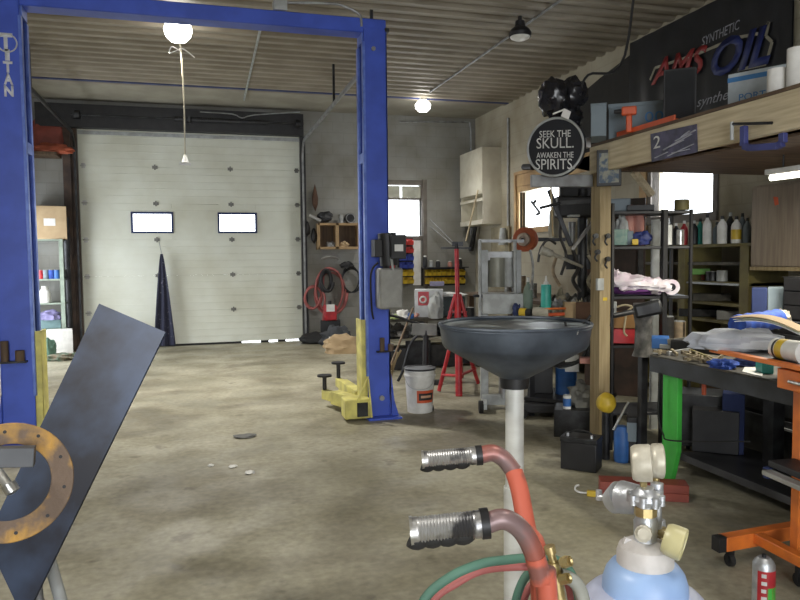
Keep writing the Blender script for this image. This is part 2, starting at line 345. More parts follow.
build('door_frame', f3, M_black, d3)
# sectional overhead door
d1 = bpy.data.objects.new('door_1', None); C.objects.link(d1); d1['kind'] = 'structure'
sh = DZ/6; yd = YB+0.03
wins = [(onY(132, 222, YB).x, onY(172, 222, YB).x), (onY(219, 222, YB).x, onY(256, 222, YB).x)]
wz0, wz1 = onY(150, 232, YB).z, onY(150, 213, YB).z
M_dside = M_door
for i in range(6):
    mb = MB(); z0, z1 = (i*sh if i else 0.035)+0.0005, (i+1)*sh-0.0005
    if z0 < (wz0+wz1)/2 < z1:
        xs = [DX0, wins[0][0], wins[0][1], wins[1][0], wins[1][1], DX1]
        for j in range(5):
            if j % 2 == 0: mb.bb((xs[j], yd, z0), (xs[j+1], yd+0.05, z1))
            else: mb.bb((xs[j], yd, z0), (xs[j+1], yd+0.05, wz0)); mb.bb((xs[j], yd, wz1), (xs[j+1], yd+0.05, z1))
    else:
        mb.bb((DX0, yd, z0), (DX1, yd+0.05, z1))
    for kz in range(1, 5):      # pressed lines
        zz = z0+(z1-z0)*kz/5
        if not (z0 < (wz0+wz1)/2 < z1 and wz0-0.02 < zz < wz1+0.02): mb.bb((DX0+0.03, yd-0.004, zz-0.006), (DX1-0.03, yd+0.01, zz+0.006))
    build('door_panel', mb, M_door, d1, bevel=0.003)
for a, b in wins:
    wf = MB()
    for q in (((a-0.02, yd-0.015, wz0-0.02), (b+0.02, yd+0.06, wz0+0.012)), ((a-0.02, yd-0.015, wz1-0.012), (b+0.02, yd+0.06, wz1+0.02)), ((a-0.02, yd-0.015, wz0), (a+0.012, yd+0.06, wz1)), ((b-0.012, yd-0.015, wz0), (b+0.02, yd+0.06, wz1))): wf.bb(*q)
    fr = build('window_frame', wf, M_navy, d1); build('window_pane', MB().bb((a, yd+0.02, wz0), (b, yd+0.026, wz1)), GLASS, fr)
for i in range(1, 6):
    for fx in (0.02, 0.985):
        X = DX0+(DX1-DX0)*fx
        if fx in (0.26, 0.74): continue
        build('hinge', MB().bb((X-0.03, yd-0.012, i*sh-0.04), (X+0.03, yd, i*sh+0.04)).cyl((X-0.045, yd-0.02, i*sh), (X+0.045, yd-0.02, i*sh), 0.014, n=8), M_lev if fx < 0.5 else M_hinge, d1)
for X in (onY(157, 240, YB).x, onY(232, 240, YB).x):
    for i in range(1, 6): build('hinge', MB().bb((X-0.045, yd-0.010, i*sh-0.025), (X+0.045, yd, i*sh+0.025)).bb((X-0.012, yd-0.02, i*sh-0.045), (X+0.012, yd-0.008, i*sh+0.045)), M_hinge, d1)
build('bottom_seal', MB().bb((DX0, yd-0.005, 0.0), (onY(242, 340, YB).x, yd+0.05, 0.034)).bb((onY(261, 340, YB).x, yd-0.005, 0.0), (onY(269, 340, YB).x, yd+0.05, 0.034)).bb((onY(278, 340, YB).x, yd-0.005, 0.0), (onY(286, 340, YB).x, yd+0.05, 0.034)), M_rub, d1)
build('panel_rib', MB().bb((DX0, yd-0.01, DZ-0.10), (DX1, yd+0.03, DZ-0.04)), M_lgrey, d1)
# dark header above the door and jamb trim
struct('trim_2', MB().bb((onY(37, 120, YB).x, YB-0.16, DZ-0.02), (DX1+0.06, YB-0.002, DZ+0.36)), M_black)
struct('trim_3', MB().bb((DX0-0.22, YB-0.10, 0), (DX0-0.10, YB-0.002, DZ-0.02)).bb((DX0-0.10, YB-0.05, 0), (DX0-0.005, YB-0.002, DZ-0.02)), mat('jamb_brown', (0.09, 0.06, 0.045), 0.8, 0, (0.05, 0.035, 0.03), 5))
struct('trim_4', MB().bb((DX1+0.005, YB-0.06, 0), (DX1+0.10, YB-0.002, DZ-0.02)), M_black)
# tracks
for X, nm in ((DX0-0.03, 'left'), (DX1+0.04, 'right')):
    yt = YB-0.115; zt = 3.30
    t = thing('door_track', f'grey roller track beside the {nm} edge of the overhead door running overhead', 'door track', (X, yt, 0))
    mb = MB(); pts = [(X, yt, 0.02), (X, yt, zt)]
    for a in range(1, 7): an = a*PI/12; pts.append((X, yt-0.3+0.3*math.cos(an), zt+0.3*math.sin(an)))
    pts += [(X, 7.2, zt+0.33)]
    for i in range(len(pts)-1): mb.bar(pts[i], pts[i+1], 0.05, 0.03, up=(1, 0, 0))
    wpart('rail', mb, M_grey if nm == 'right' else M_dark, t)
    for yh in (7.4, 9.6): wpart('hanger', MB().bar((X, yh, zt+0.33), (X, yh, ZC-0.02), 0.03, 0.03), M_dark, t)
    wpart('stop_bracket', MB().bb((X-0.05, 7.2, zt+0.25), (X+0.04, 7.35, zt+0.42)), M_black, t)
# torsion spring tube on the header
t = thing('torsion_spring_shaft', 'dark spring shaft across the black header above the overhead door', 'door spring', (0, YB-0.26, DZ+0.02))
zt = DZ+0.17
wpart('shaft', MB().cyl((DX0-0.05, YB-0.24, zt), (DX1+0.05, YB-0.24, zt), 0.016, n=10), M_dark, t)
for cx in (0.1, 0.75): wpart('spring', MB().sweep([(cx-0.45+i*0.9/60, YB-0.24, zt) for i in range(61)], [0.036+0.006*(i % 2) for i in range(61)], 10), M_black, t)
for X in (DX0+0.0, (DX0+DX1)/2-0.05, DX1-0.0): wpart('bearing_bracket', MB().bb((X-0.02, YB-0.29, zt-0.06), (X+0.02, YB-0.158, zt+0.06)), M_dark, t)
for X in (DX0+0.05, DX1-0.05): wpart('cable_drum', MB().cyl((X-0.04, YB-0.24, zt), (X+0.04, YB-0.24, zt), 0.07), M_dark, t)
# windows
def window(name, a, b, z0, z1, axis, c, out, m, nm=1, mid=None):
    w_ = bpy.data.objects.new(name, None); C.objects.link(w_); w_['kind'] = 'structure'
    def bx(p, q, r, s_, d0, d1):
        return ((p, c+out*d0, r), (q, c+out*d1, s_)) if axis == 'y' else ((c+out*d0, p, r), (c+out*d1, q, s_))
    f = MB()
    for q in (bx(a-0.07, b+0.07, z1, z1+0.09, -0.02, 0.1), bx(a-0.07, b+0.07, z0-0.09, z0, -0.03, 0.1), bx(a-0.07, a, z0, z1, -0.02, 0.1), bx(b, b+0.07, z0, z1, -0.02, 0.1)): f.bb(*q)
    build('window_frame', f, m, w_, bevel=0.003)
    mu = MB()
    for i in range(1, nm): xx = a+(b-a)*i/nm; mu.bb(*bx(xx-0.02, xx+0.02, z0, z1, 0.03, 0.07))
    if mid: mu.bb(*bx(a, b, mid-0.02, mid+0.02, 0.03, 0.07))
    if mu.v: build('mullion', mu, m, w_)
    build('window_pane', MB().bb(*bx(a, b, z0, z1, 0.045, 0.05)), GLASS, w_)
    return w_
M_wfr = mat('grey_brown_frame', (0.16, 0.14, 0.12), 0.7)
window('window_1', W1[0], W1[1], W1[2], W1[3], 'y', YB, 1, M_wfr, 1, 2.62)
window('window_2', W2[0], W2[1], W2[2], W2[3], 'x', XR, 1, M_frame, 1, None)
z2a, z2b = W2[3]+0.09, onX(535, 171, XR).z
struct('trim_7', MB().bb((XR-0.03, W2[0]-0.9, z2a), (XR-0.002, W2[1]+0.12, z2b)).bb((XR-0.05, W2[0]-0.9, z2b), (XR-0.002, W2[1]+0.14, z2b+0.05)).bb((XR-0.05, W2[1]+0.075, W2[2]-0.1), (XR-0.002, W2[1]+0.14, z2b)), M_frame)
struct('trim_8', MB().bb((XR-0.04, W3[1]+0.075, 1.7), (XR-0.002, W3[1]+0.2, 2.6)), M_frame)
window('window_3', W3[0], W3[1], W3[2], W3[3], 'x', XR, 1, M_wfr, 1, None)
struct('trim_5', MB().bb((W1[0]+0.0, YB+0.02, 2.64), (W1[0]+0.28, YB+0.028, 2.86)).bb((W1[0]+0.32, YB+0.02, 2.64), (W1[1], YB+0.028, 2.86)), mat('frosted_pane', (0.5, 0.5, 0.42), 0.6))
# daylight side door on the left wall
d2 = bpy.data.objects.new('door_2', None); C.objects.link(d2); d2['kind'] = 'structure'
f = MB()
for q in (((XL-0.1, D2[0], 0), (XL+0.02, D2[0]+0.08, 2.25)), ((XL-0.1, D2[1]-0.08, 0), (XL+0.02, D2[1], 2.25)), ((XL-0.1, D2[0]+0.08, 2.17), (XL+0.02, D2[1]-0.08, 2.25)), ((XL-0.1, D2[0]+0.08, 0), (XL, D2[1]-0.08, 0.05))): f.bb(*q)
build('door_frame', f, M_woodd, d2); build('door_pane', MB().bb((XL-0.06, D2[0]+0.08, 0.05), (XL-0.05, D2[1]-0.08, 2.17)), GLASS, d2)
# conduits and cables on the ceiling and walls
def conduit(pts, r, m, label, name='conduit', cat='conduit', sub=3): return solo(name, MB().tube(pts, r, 8, sub), m, label, cat)
a = onZ(561, 0, ZC-0.045); b = onZ(430, 92, ZC-0.045)
conduit([a+(a-b)*0.5, b], 0.014, M_grey, 'thin grey conduit crossing the ceiling from the dome lamp to the small lit lamp')
conduit([onZ(262, 22, ZC-0.045), onZ(244, 100, ZC-0.045)], 0.016, M_lgrey, 'short pale conduit on the ceiling above the middle of the overhead door')
conduit([onY(400, 122, YB-0.03), onY(462, 122, YB-0.03), onY(470, 125, YB-0.03), onY(471, 150, YB-0.03), onY(471, 235, YB-0.03)], 0.018, M_grey, 'grey conduit along the back wall bending down in the far corner')
conduit([onY(200, 112, YB-0.2), onY(232, 114, YB-0.2), onY(242, 118, YB-0.2), onY(254, 115, YB-0.2), onY(300, 112, YB-0.2)], 0.01, M_lgrey, 'sagging pale cable along the black header above the door', 'cable', 'cable')
conduit([onX(508, 118, XR-0.03), onX(508, 200, XR-0.03), onX(508, 250, XR-0.03)], 0.02, M_lgrey, 'vertical pale pipe on the right wall beside the white cabinet', 'wall_pipe', 'pipe')

# =====================================================================  TWO POST LIFT
YP = flo(381, 418).y; XP = onY(367, 300, YP).x      # front left corner of right post web
LH = onY(378, 29, YP).z; CWR = 0.22; CWL = 0.25; CD = 0.27
lift = thing('two_post_lift', 'blue two post car lift with yellow swing arms and overhead beam', 'car lift', (0, YP, 0))
XRP = XP; XLP = onY(31, 300, YP).x
def column(x0, sgn):     # channel, open toward centre; sgn=+1 right column (opens to -x)
    x1 = x0+sgn*(CWR if sgn > 0 else CWL)
    mb = MB(); th = 0.02
    a, b = min(x0, x1), max(x0, x1)
    mb.bb((a, YP, 0.02), (b, YP+th, LH)); mb.bb((a, YP+CD-th, 0.02), (b, YP+CD, LH))
    xb = (b-th, b) if sgn > 0 else (a, a+th)
    mb.bb((xb[0], YP, 0.02), (xb[1], YP+CD, LH))
    o = wpart('column', mb, M_blue, lift, 0.006)
    lips = MB(); xi = x0
    lips.bb((xi-0.012, YP-0.001, 0.4), (xi+0.012, YP+0.06, LH-0.12)); lips.bb((xi-0.012, YP+CD-0.06, 0.4), (xi+0.012, YP+CD+0.001, LH-0.12))
    wpart('column_lip', lips, M_bluel, lift, 0.003)
    for zz in (LH-0.06, LH-1.15):
        br = MB(); br.bb((xi-0.008, YP+0.04, zz-0.05), (xi+0.012, YP+CD-0.04, zz+0.04))
        wpart('cross_tie', br, M_bluel, lift)
    g = MB()     # base plate and gussets
    g.bb((a-0.02, YP-0.10, 0), (b+0.06*(sgn > 0)+0.02, YP+CD+0.1, 0.02))
    for yy in (YP-0.0, YP+CD-0.02):
        e = b if sgn > 0 else a; s2 = sgn
        g.poly([(e, yy, 0.02), (e+s2*0.07, yy, 0.02), (e+s2*0.03, yy, 0.16), (e, yy, 0.42)], 0.02)
    wpart('base_plate', g, M_blue, lift, 0.003)
    return o
column(XRP, 1); column(XLP, -1)
# overhead beam
bm = MB().bb((XLP-CWL, YP+0.03, LH-0.03), (XRP+CWR, YP+CD-0.05, LH+0.10)); wpart('overhead_beam', bm, M_blue, lift, 0.01)
wpart('beam_cap', MB().bb((XRP+CWR-0.02, YP-0.01, LH-0.02), (XRP+CWR+0.02, YP+CD+0.01, LH+0.01)), M_black, lift)
wpart('bolt', MB().cyl((XRP+0.09, YP-0.015, LH-0.18), (XRP+0.09, YP, LH-0.18), 0.02, n=12), M_grey, lift)
wpart('bolt', MB().cyl((XRP+0.13, YP-0.015, 0.19), (XRP+0.13, YP, 0.19), 0.025, n=12), M_grey, lift)
# shut-off bar switch and hydraulic line on the beam
wpart('limit_switch', MB().bb((0.68, YP+0.0, LH+0.10), (0.80, YP+0.1, LH+0.19)), M_lgrey, lift, 0.004)
wpart('hydraulic_line', MB().tube([(0.8, YP+0.05, LH+0.18), (1.2, YP+0.03, LH+0.2), (XRP-0.15, YP+0.03, LH+0.18), (XRP-0.03, YP+0.02, LH+0.12), (XRP-0.01, YP+0.03, LH+0.02)], 0.012, 8), M_grey, lift)
# carriages, yellow covers
for sg, x0 in ((1, XRP), (-1, XLP)):
    wpart('carriage_guard', MB().bb((x0-0.055*sg, YP+0.03, 0.12), (x0+0.01*sg, YP+0.045, 0.93)).bb((x0-0.055*sg, YP+0.03, 0.12), (x0-0.04*sg, YP+CD-0.03, 0.93)), M_yel, lift, 0.004)
    wpart('carriage_slider', MB().bb((x0+0.02*sg, YP+0.05, 0.3), (x0+0.14*sg, YP+CD-0.05, 1.55 if sg > 0 else 1.3)), M_dark, lift, 0.004)
    wpart('equaliser_cable', MB().cyl((x0+0.05*sg, YP+0.08, 1.2), (x0+0.05*sg, YP+0.08, LH-0.1), 0.012, n=8), M_dark, lift)
# swing arms at the right post, folded forward left
def sarm(p, q, w_, h_, padh):
    p = V(p); q = V(q); o = wpart('swing_arm', MB().bar(p, q, h_, w_), M_yel, lift, 0.006)
    d = (q-p).normalized(); e = q+d*0.2
    wpart('arm_extension', MB().bar(q-d*0.1, e, h_*0.7, w_*0.72), M_yel, lift, 0.004)
    wpart('lift_pad', MB().cyl(e+V((0, 0, -0.03)), e+V((0, 0, padh)), 0.022, n=12).cyl(e+V((0, 0, padh)), e+V((0, 0, padh+0.018)), 0.075, n=16), M_black, lift)
pa = onZ(352, 400, 0.12)
sarm((XRP-0.02, YP+0.02, 0.12), onZ(335, 397, 0.12), 0.13, 0.11, 0.18)
sarm((XRP-0.02, YP+0.26, 0.16), onZ(343, 385, 0.16), 0.12, 0.10, 0.20)
wpart('arm_restraint', MB().bb((XRP-0.24, YP-0.10, 0.03), (XRP+0.0, YP+0.10, 0.21)), M_yel, lift, 0.01)
wpart('gear_pocket', MB().bb((XRP-0.13, YP-0.112, 0.05), (XRP-0.03, YP-0.10, 0.18)), M_dark, lift, 0.003)
wpart('restraint_link', MB().poly([(XRP-0.01, YP-0.115, 0.04), (XRP+0.01, YP-0.115, 0.04), (XRP-0.02, YP-0.115, 0.4), (XRP-0.03, YP-0.115, 0.4)], 0.012).poly([(XRP-0.14, YP-0.115, 0.20), (XRP-0.11, YP-0.115, 0.20), (XRP-0.02, YP-0.115, 0.42), (XRP-0.03, YP-0.115, 0.42)], 0.012), M_yel, lift)
# pad adapters stored on the posts
for x0, zz, s_ in ((XLP-0.24, onY(18, 350, YP).z, 1.0), (XRP+0.10, onY(378, 344, YP).z, 0.75)):
    wpart('adapter_holder', MB().bb((x0-0.02, YP-0.07*s_, zz-0.10*s_), (x0+0.20*s_, YP, zz-0.085*s_)), M_dark, lift)
    wpart('pad_adapter', MB().cyl((x0+0.04*s_, YP-0.04, zz-0.085*s_), (x0+0.04*s_, YP-0.04, zz+0.08*s_), 0.03*s_, n=14), M_woodd, lift)
    wpart('pad_adapter', MB().cyl((x0+0.15*s_, YP-0.04, zz-0.085*s_), (x0+0.15*s_, YP-0.04, zz+0.0), 0.035*s_, n=14), M_woodd, lift)
# power unit
px0 = onY(377, 240, YP-0.2).x; z0 = onY(385, 309, YP-0.15).z; z1 = onY(385, 268, YP-0.15).z; z2 = onY(385, 233, YP-0.15).z
wpart('fluid_tank', MB().bb((px0+0.02, YP-0.21, z0), (px0+0.24, YP-0.02, z1)), mat('tank_grey', (0.34, 0.34, 0.32), 0.5, 0.1), lift, 0.02)
wpart('pump_motor', MB().cyl((px0+0.13, YP-0.13, z1+0.02), (px0+0.11, YP-0.13, z2), 0.085, n=20).cyl((px0+0.13, YP-0.13, z1), (px0+0.13, YP-0.13, z1+0.04), 0.06, n=16), M_black, lift, 0.004)
wpart('control_box', MB().bb((px0+0.11, YP-0.28, z1+0.08), (px0+0.25, YP-0.2, z2-0.02)).bb((px0-0.02, YP-0.2, z1+0.1), (px0+0.05, YP-0.05, z2-0.06)), M_black, lift, 0.006)
wpart('rating_plate', MB().bb((px0+0.14, YP-0.284, z1+0.15), (px0+0.22, YP-0.28, z1+0.21)), M_white, lift)
wpart('release_lever', MB().cyl((px0+0.12, YP-0.24, z1+0.09), (px0+0.13, YP-0.26, z1-0.02), 0.012, n=10), M_lgrey, lift)
wpart('filler_cap', MB().cyl((px0+0.14, YP-0.2, z1), (px0+0.14, YP-0.2, z1+0.025), 0.025, n=12), M_red, lift)
wpart('pressure_hose', MB().tube([(px0+0.02, YP-0.15, z1+0.05), (px0-0.04, YP-0.12, z1-0.05), (px0-0.02, YP-0.05, z0), (px0+0.0, YP-0.03, z0-0.1)], 0.009, 8), M_rub, lift)
M_txtp = mat('post_print', (0.85, 0.87, 0.92), 0.5)
ex = onY(6.5, 60, YP).x
for i, ch in enumerate('ITAN'): text(ch, 0.035 if ch == 'I' else 0.068, 0.09, (ex+0.008, YP-0.003, onY(8, 55+i*12.0, YP).z), (1, 0, 0), (0, 0, 1), M_txtp, lift, bold=0.045)
text('T', 0.10, 0.14, (ex, YP-0.003, onY(6, 42, YP).z), (1, 0, 0), (0, 0, 1), M_txtp, lift, bold=0.045)
wpart('emblem_ring', MB().torus((ex+0.01, YP-0.003, onY(6, 43, YP).z), 0.07, 0.006, rotm('X', 90), 30, 6), M_txtw, lift)

# =====================================================================  LAMPS
p = at(178, 30, 7.6)
t = thing('ceiling_lamp', 'brightly lit bare bulb lamp with a pull cord hanging by the lift beam', 'ceiling lamp', (p.x, p.y, p.z))
wpart('lamp_bulb', MB().lathe([(0.0, -0.13), (0.08, -0.12), (0.13, -0.07), (0.15, 0.0), (0.13, 0.07), (0.08, 0.12), (0.04, 0.14), (0, 0.14)], p, 24), M_lamp, t)  # globe made oversized so its glow includes the glare
wpart('lamp_holder', MB().cyl(p+V((0, 0, 0.13)), (p.x, p.y, ZC-0.03), 0.05, 0.07), M_white, t)
cb = at(181, 52, 7.55); ce = at(185, 155, 7.55)
wpart('pull_cord', MB().tube([p+V((0, -0.03, -0.10)), cb, at(184, 100, 7.55), ce], 0.008, 8), mat('pale_cord', (0.65, 0.6, 0.45), 0.7), t)
wpart('cord_tangle', MB().tube([cb, cb+V((-0.09, 0, 0.05)), cb+V((-0.12, 0, -0.02)), cb+V((-0.03, 0, 0.02)), cb+V((0.03, 0, 0.03)), cb+V((0.14, 0, -0.05))], 0.006, 6), M_white, t)
wpart('cord_handle', MB().cyl(ce, ce-V((0, 0, 0.08)), 0.014, 0.035, n=12).bar(ce+V((-0.06, 0, -0.09)), ce+V((0.06, 0, -0.1)), 0.03, 0.03), M_white, t)
lamp_light(p-V((0, 0, 0.2)), 1050, 0.12, cone=143)
p = at(423, 106, 11.6)
t = thing('ceiling_lamp', 'small lit round lamp on the ceiling near the back wall', 'ceiling lamp', (p.x, p.y, p.z))
wpart('lamp_bulb', MB().lathe([(0, -0.10), (0.07, -0.09), (0.12, -0.04), (0.13, 0.02), (0.08, 0.08), (0, 0.09)], p, 24), M_lamp, t)
wpart('lamp_holder', MB().cyl(p+V((0, 0, 0.07)), (p.x, p.y, ZC-0.002), 0.07, 0.05), M_white, t)
lamp_light(p-V((0, 0, 0.18)), 170, 0.1)
p = at(520, 36, 7.7)
def dome(p, label, lit=False, pw=0, cn=152):
    t = thing('dome_lamp', label, 'ceiling lamp', (p.x, p.y, p.z))
    wpart('lamp_shade', MB().lathe([(0.12, -0.01), (0.125, 0.03), (0.10, 0.07), (0.06, 0.10), (0.05, 0.16), (0, 0.17)], p, 28), M_black, t)
    wpart('lens', MB().lathe([(0, -0.05), (0.06, -0.045), (0.10, -0.025), (0.115, -0.0), (0, 0.0)], p, 28), M_lamp if lit else M_dimglass, t)
    wpart('stem', MB().cyl(p+V((0, 0, 0.16)), (p.x, p.y, ZC-0.025), 0.02), M_dark, t)
    if pw: lamp_light(p-V((0, 0, 0.16)), pw, 0.12, cone=cn)
dome(p, 'black dome lamp with a pale unlit lens hanging from the tin ceiling')
for (x, y, pw, cn) in ((-1.4, 1.4, 380, 172), (1.7, 1.0, 110, 150), (0.6, -2.6, 250, 160)):  # unseen lamps added to light the foreground and loft beam
    dome(V((x, y, 3.85)), f'unseen dome lamp added for light behind the viewer, {"left" if x<0 else "right" if x>1 else "rearmost"}', True, pw, cn)

# =====================================================================  FOREGROUND
# ---- welding stand with clamp arm
st = flo(25, 600); bx_ = at(10, 640, 1.75)
t = thing('welding_stand', 'grey steel stand with a flat clamp arm at the lower left edge', 'stand', (at(0, 640, 1.75).x, at(0, 640, 1.75).y, 0))
pc = at(-40, 457, 1.62)
wpart('clamp_arm', MB().bar(at(-50, 458, 1.60), at(35, 456, 1.66), 0.03, 0.046), mat('arm_grey', (0.10, 0.105, 0.115), 0.5, 0.3), t, 0.002)
wpart('upright', MB().bar(at(-45, 458, 1.62), V((at(-45, 458, 1.62).x, at(-45, 458, 1.62).y, 0.46)), 0.05, 0.05), M_grey, t, 0.003)
tb = at(-20, 640, 1.78); tc_ = V((tb.x, tb.y, 0.44))
wpart('table_top', MB().box((tc_.x-0.02, tc_.y+0.02, 0.45), (0.38, 0.5, 0.02)), M_dark, t, 0.003)
leg1a = at(46, 548, 2.12); leg1b = at(72, 640, 2.0)
def dn(a, b):      # extend a->b to the floor
    k = (0.005-a.z)/(b.z-a.z); return a+(b-a)*k
wpart('leg', MB().tube([at(30, 490, 2.15), dn(at(30, 490, 2.15), leg1b)], 0.018), M_lgrey, t)
wpart('leg', MB().tube([at(25, 575, 2.2), dn(at(25, 575, 2.2), at(62, 640, 2.2))], 0.014), M_grey, t)
for dx, dy in ((-0.18, -0.2), (-0.18, 0.2), (0.14, -0.2)): wpart('leg', MB().tube([(tc_.x+dx, tc_.y+dy, 0.44), (tc_.x+dx*1.2, tc_.y+dy*1.2, 0.0)], 0.016), M_grey, t)
wpart('brace', MB().tube([at(30, 490, 2.15), (tc_.x+0.1, tc_.y+0.2, 0.45)], 0.012), M_grey, t)
wpart('clamp_screw', MB().cyl(at(-6, 466, 1.8), at(13, 492, 1.78), 0.012).cyl(at(8, 484, 1.78), at(13, 492, 1.78), 0.018), M_chrome, t)
# ---- steel plate
P0_, P1_, P2_ = at(99, 303.5, 2.35), at(165.5, 332, 2.28), at(24, 620, 1.86); pn_ = (P1_-P0_).cross(P2_-P0_).normalized()
solo('steel_plate', MB().poly([P0_, P1_, P2_, onplane(-14, 540, P0_, pn_)], 0.008), M_plate, 'big dark blued steel plate leaning upward at the left of the photo', 'steel plate')
# ---- rusty ring
rc = at(10, 482, 1.66); rn = (CAM-rc).normalized(); rn = (rn+rgt*0.10).normalized()
Rr = frame(rn); rr_ = 58.5*1.66/F; ri = 37.5*1.66/F
t = thing('flange_ring', 'rusty yellow steel ring with bolt holes hanging on the grey arm', 'steel ring', (rc.x, rc.y, rc.z-rr_))
mb = MB().lathe([(ri, -0.006), (rr_-0.002, -0.006), (rr_, -0.004), (rr_, 0.004), (rr_-0.002, 0.006), (ri, 0.006)], rc, 72, Rr, True); wpart('ring', mb, M_rust, t)
hb = MB()
for i in range(10):
    a_ = 2*PI*i/10+0.35; q = rc+Rr @ V((0.5*(rr_+ri)*1.04*math.cos(a_), 0.5*(rr_+ri)*1.04*math.sin(a_), 0.0062))
    wpart('bolt_hole', MB().cyl(q-rn*0.001, q+rn*0.0006, 0.0042, n=12), M_black, t)
def pz_(b, z): return V((b.x, b.y, z))
# ---- hand truck
HT = at(540, 600, 1.12); t = thing('cylinder_cart', 'worn red two wheeled cylinder cart with two ribbed chrome and black grips', 'hand truck', (HT.x, HT.y, 0))
def path(l): return [at(*q) for q in l]
fr1 = path([(488, 523, 1.0), (502, 519, 1.0), (516, 525, 1.005), (527, 538, 1.01), (535, 556, 1.015), (541, 580, 1.02), (548, 620, 1.03)])
g1 = (fr1[-1]-fr1[-2]).normalized(); e1 = V((fr1[-1].x+0.03, fr1[-1].y+0.02, 0.16))
rt = 10.3*1.0/F
fr2 = path([(481, 455, 1.34), (493, 453, 1.34), (504, 459, 1.34), (514, 472, 1.33), (520, 492, 1.31), (527, 530, 1.27), (541, 600, 1.20)])
e2 = V((fr2[-1].x+0.02, fr2[-1].y+0.04, 0.16))
def grip(a, b, r, pre):
    a = V(a); b = V(b); d = (a-b); L_ = d.length; d.normalize()
    g = wpart('grip', MB().sweep([b+d*(L_*i/48) for i in range(49)], [r*(0.98+0.07*(i % 2) if 8 < i < 46 else 1.04) for i in range(49)], 20), M_gripm, t, label='ribbed worn chrome upper grip sleeve')
    dnv = V((0, 0, -1)); mb2 = MB(); pts = []; rs = []
    for i in range(49):
        s_ = 0.0+i/48*0.80; pts.append(a-d*(L_*s_)+dnv*(r*0.42+r*0.16*math.sin(s_*4*2*PI/0.8))); rs.append(r*0.88)
    mb2.sweep(pts, rs, 16); wpart('finger_pad', mb2, M_rub, g, label='black rubber finger grooves')
    wpart('end_cap', MB().cyl(a+d*0.0, a+d*0.004, r*1.12, n=20), M_chrome, g)
    wpart('grip_collar', MB().cyl(b-d*0.0, b+d*0.012, r*1.15, n=20), M_dark, g)
wpart('frame_tube', MB().tube(fr1[:5], rt, 18), M_cartw, t, label='scuffed bare steel handle bend'); wpart('frame_tube', MB().tube(fr1[4:]+[e1], rt*1.04, 18), M_cart, t)
grip(at(413, 531, 1.0), at(489, 523, 1.0), 13.2*1.0/F, 'front')
r2_ = 8.6*1.33/F
wpart('frame_tube', MB().tube(fr2[:4], r2_, 18), M_cartw, t, label='scuffed bare steel handle bend'); wpart('frame_tube', MB().tube(fr2[3:]+[e2], r2_*1.05, 18), M_cart, t)
grip(at(424, 460, 1.34), at(482, 455, 1.34), 8.6*1.34/F, 'back')
for z in (0.9, 0.55, 0.25):
    ka = fr1[-1]+(e1-fr1[-1])*((fr1[-1].z-z)/(fr1[-1].z-0.16)); kb = fr2[-1]+(e2-fr2[-1])*((fr2[-1].z-z)/(fr2[-1].z-0.16)); wpart('cross_bar', MB().cyl(ka, kb, 0.012), M_cart, t)
bdir = (e2-e1); bdir.z = 0; bdir.normalize(); outd = V((bdir.y, -bdir.x, 0))
if outd.dot(rgt) < 0: outd = -outd
wpart('toe_plate', MB().poly([pz_(e1, 0.001), pz_(e2, 0.001), pz_(e2+outd*0.3, 0.001), pz_(e1+outd*0.3, 0.001)], 0.008), M_cart, t)
wpart('axle', MB().cyl(e1-bdir*0.1, e2+bdir*0.1, 0.012), M_dark, t)
for q in (e1-bdir*0.12, e2+bdir*0.12): wpart('wheel', MB().cyl(V((q.x, q.y, 0.13))-bdir*0.02, V((q.x, q.y, 0.13))+bdir*0.02, 0.125, n=28), M_rub, t)
# ---- hoses
solo('gas_hose', MB().tube(path([(410, 640, 1.15), (424, 600, 1.15), (450, 577, 1.16), (480, 564, 1.17), (505, 560, 1.18), (530, 558, 1.19), (556, 560, 1.18), (572, 575, 1.17), (580, 605, 1.17), (585, 650, 1.16)]), 0.0078, 12), M_ghose, 'outer green gas hose looping out from behind the red cart', 'hose')
solo('gas_hose', MB().tube(path([(418, 640, 1.17), (434, 600, 1.17), (455, 584, 1.175), (480, 571, 1.185), (510, 567, 1.20), (545, 568, 1.2), (566, 580, 1.2), (573, 610, 1.19), (576, 650, 1.18)]), 0.0068, 12), M_rhose, 'pink red gas hose looping just inside the green one', 'hose')
solo('gas_hose', MB().tube(path([(508, 660, 1.25), (514, 610, 1.25), (521, 585, 1.25), (530, 572, 1.26), (542, 566, 1.27)]), 0.0078, 12), M_ghose, 'short green hose rising steeply close behind the red cart tube', 'hose')
solo('gas_hose', MB().tube(path([(520, 660, 1.28), (522, 610, 1.28), (529, 588, 1.28), (540, 580, 1.29)]), 0.0068, 12), M_rhose, 'short red hose rising steeply close behind the red cart tube', 'hose')
# ---- torch fittings
q0 = at(545, 552, 1.12); t = thing('torch_handle', 'brass gas torch with twin valves standing right behind the red cart', 'torch', (at(560, 600, 1.12).x, at(560, 600, 1.12).y, 0.95))
wpart('torch_body', MB().cyl(at(549, 548, 1.12), at(556, 570, 1.12), 0.0065).cyl(at(553, 562, 1.12), at(562, 612, 1.12), 0.0105).cyl(at(549, 546, 1.12), at(551, 553, 1.12), 0.009), M_brass, t)
for px, py in ((566, 562), (565, 579)): wpart('valve_knob', MB().cyl(at(px-4, py+1, 1.10), at(px+4, py-1, 1.09), 0.0085, n=8).cyl(at(px+4, py-1, 1.09), at(px+6, py-1.5, 1.09), 0.006, n=8), M_brass, t)
wpart('valve_knob', MB().cyl(at(563, 558, 1.10), at(568, 566, 1.09), 0.007, n=8), M_brass, t)
wpart('hose_tail', MB().tube(path([(560, 575, 1.12), (575, 582, 1.12), (583, 600, 1.12), (588, 640, 1.12)]), 0.011, 12), mat('dusty_grey_hose', (0.33, 0.34, 0.30), 0.7), t)
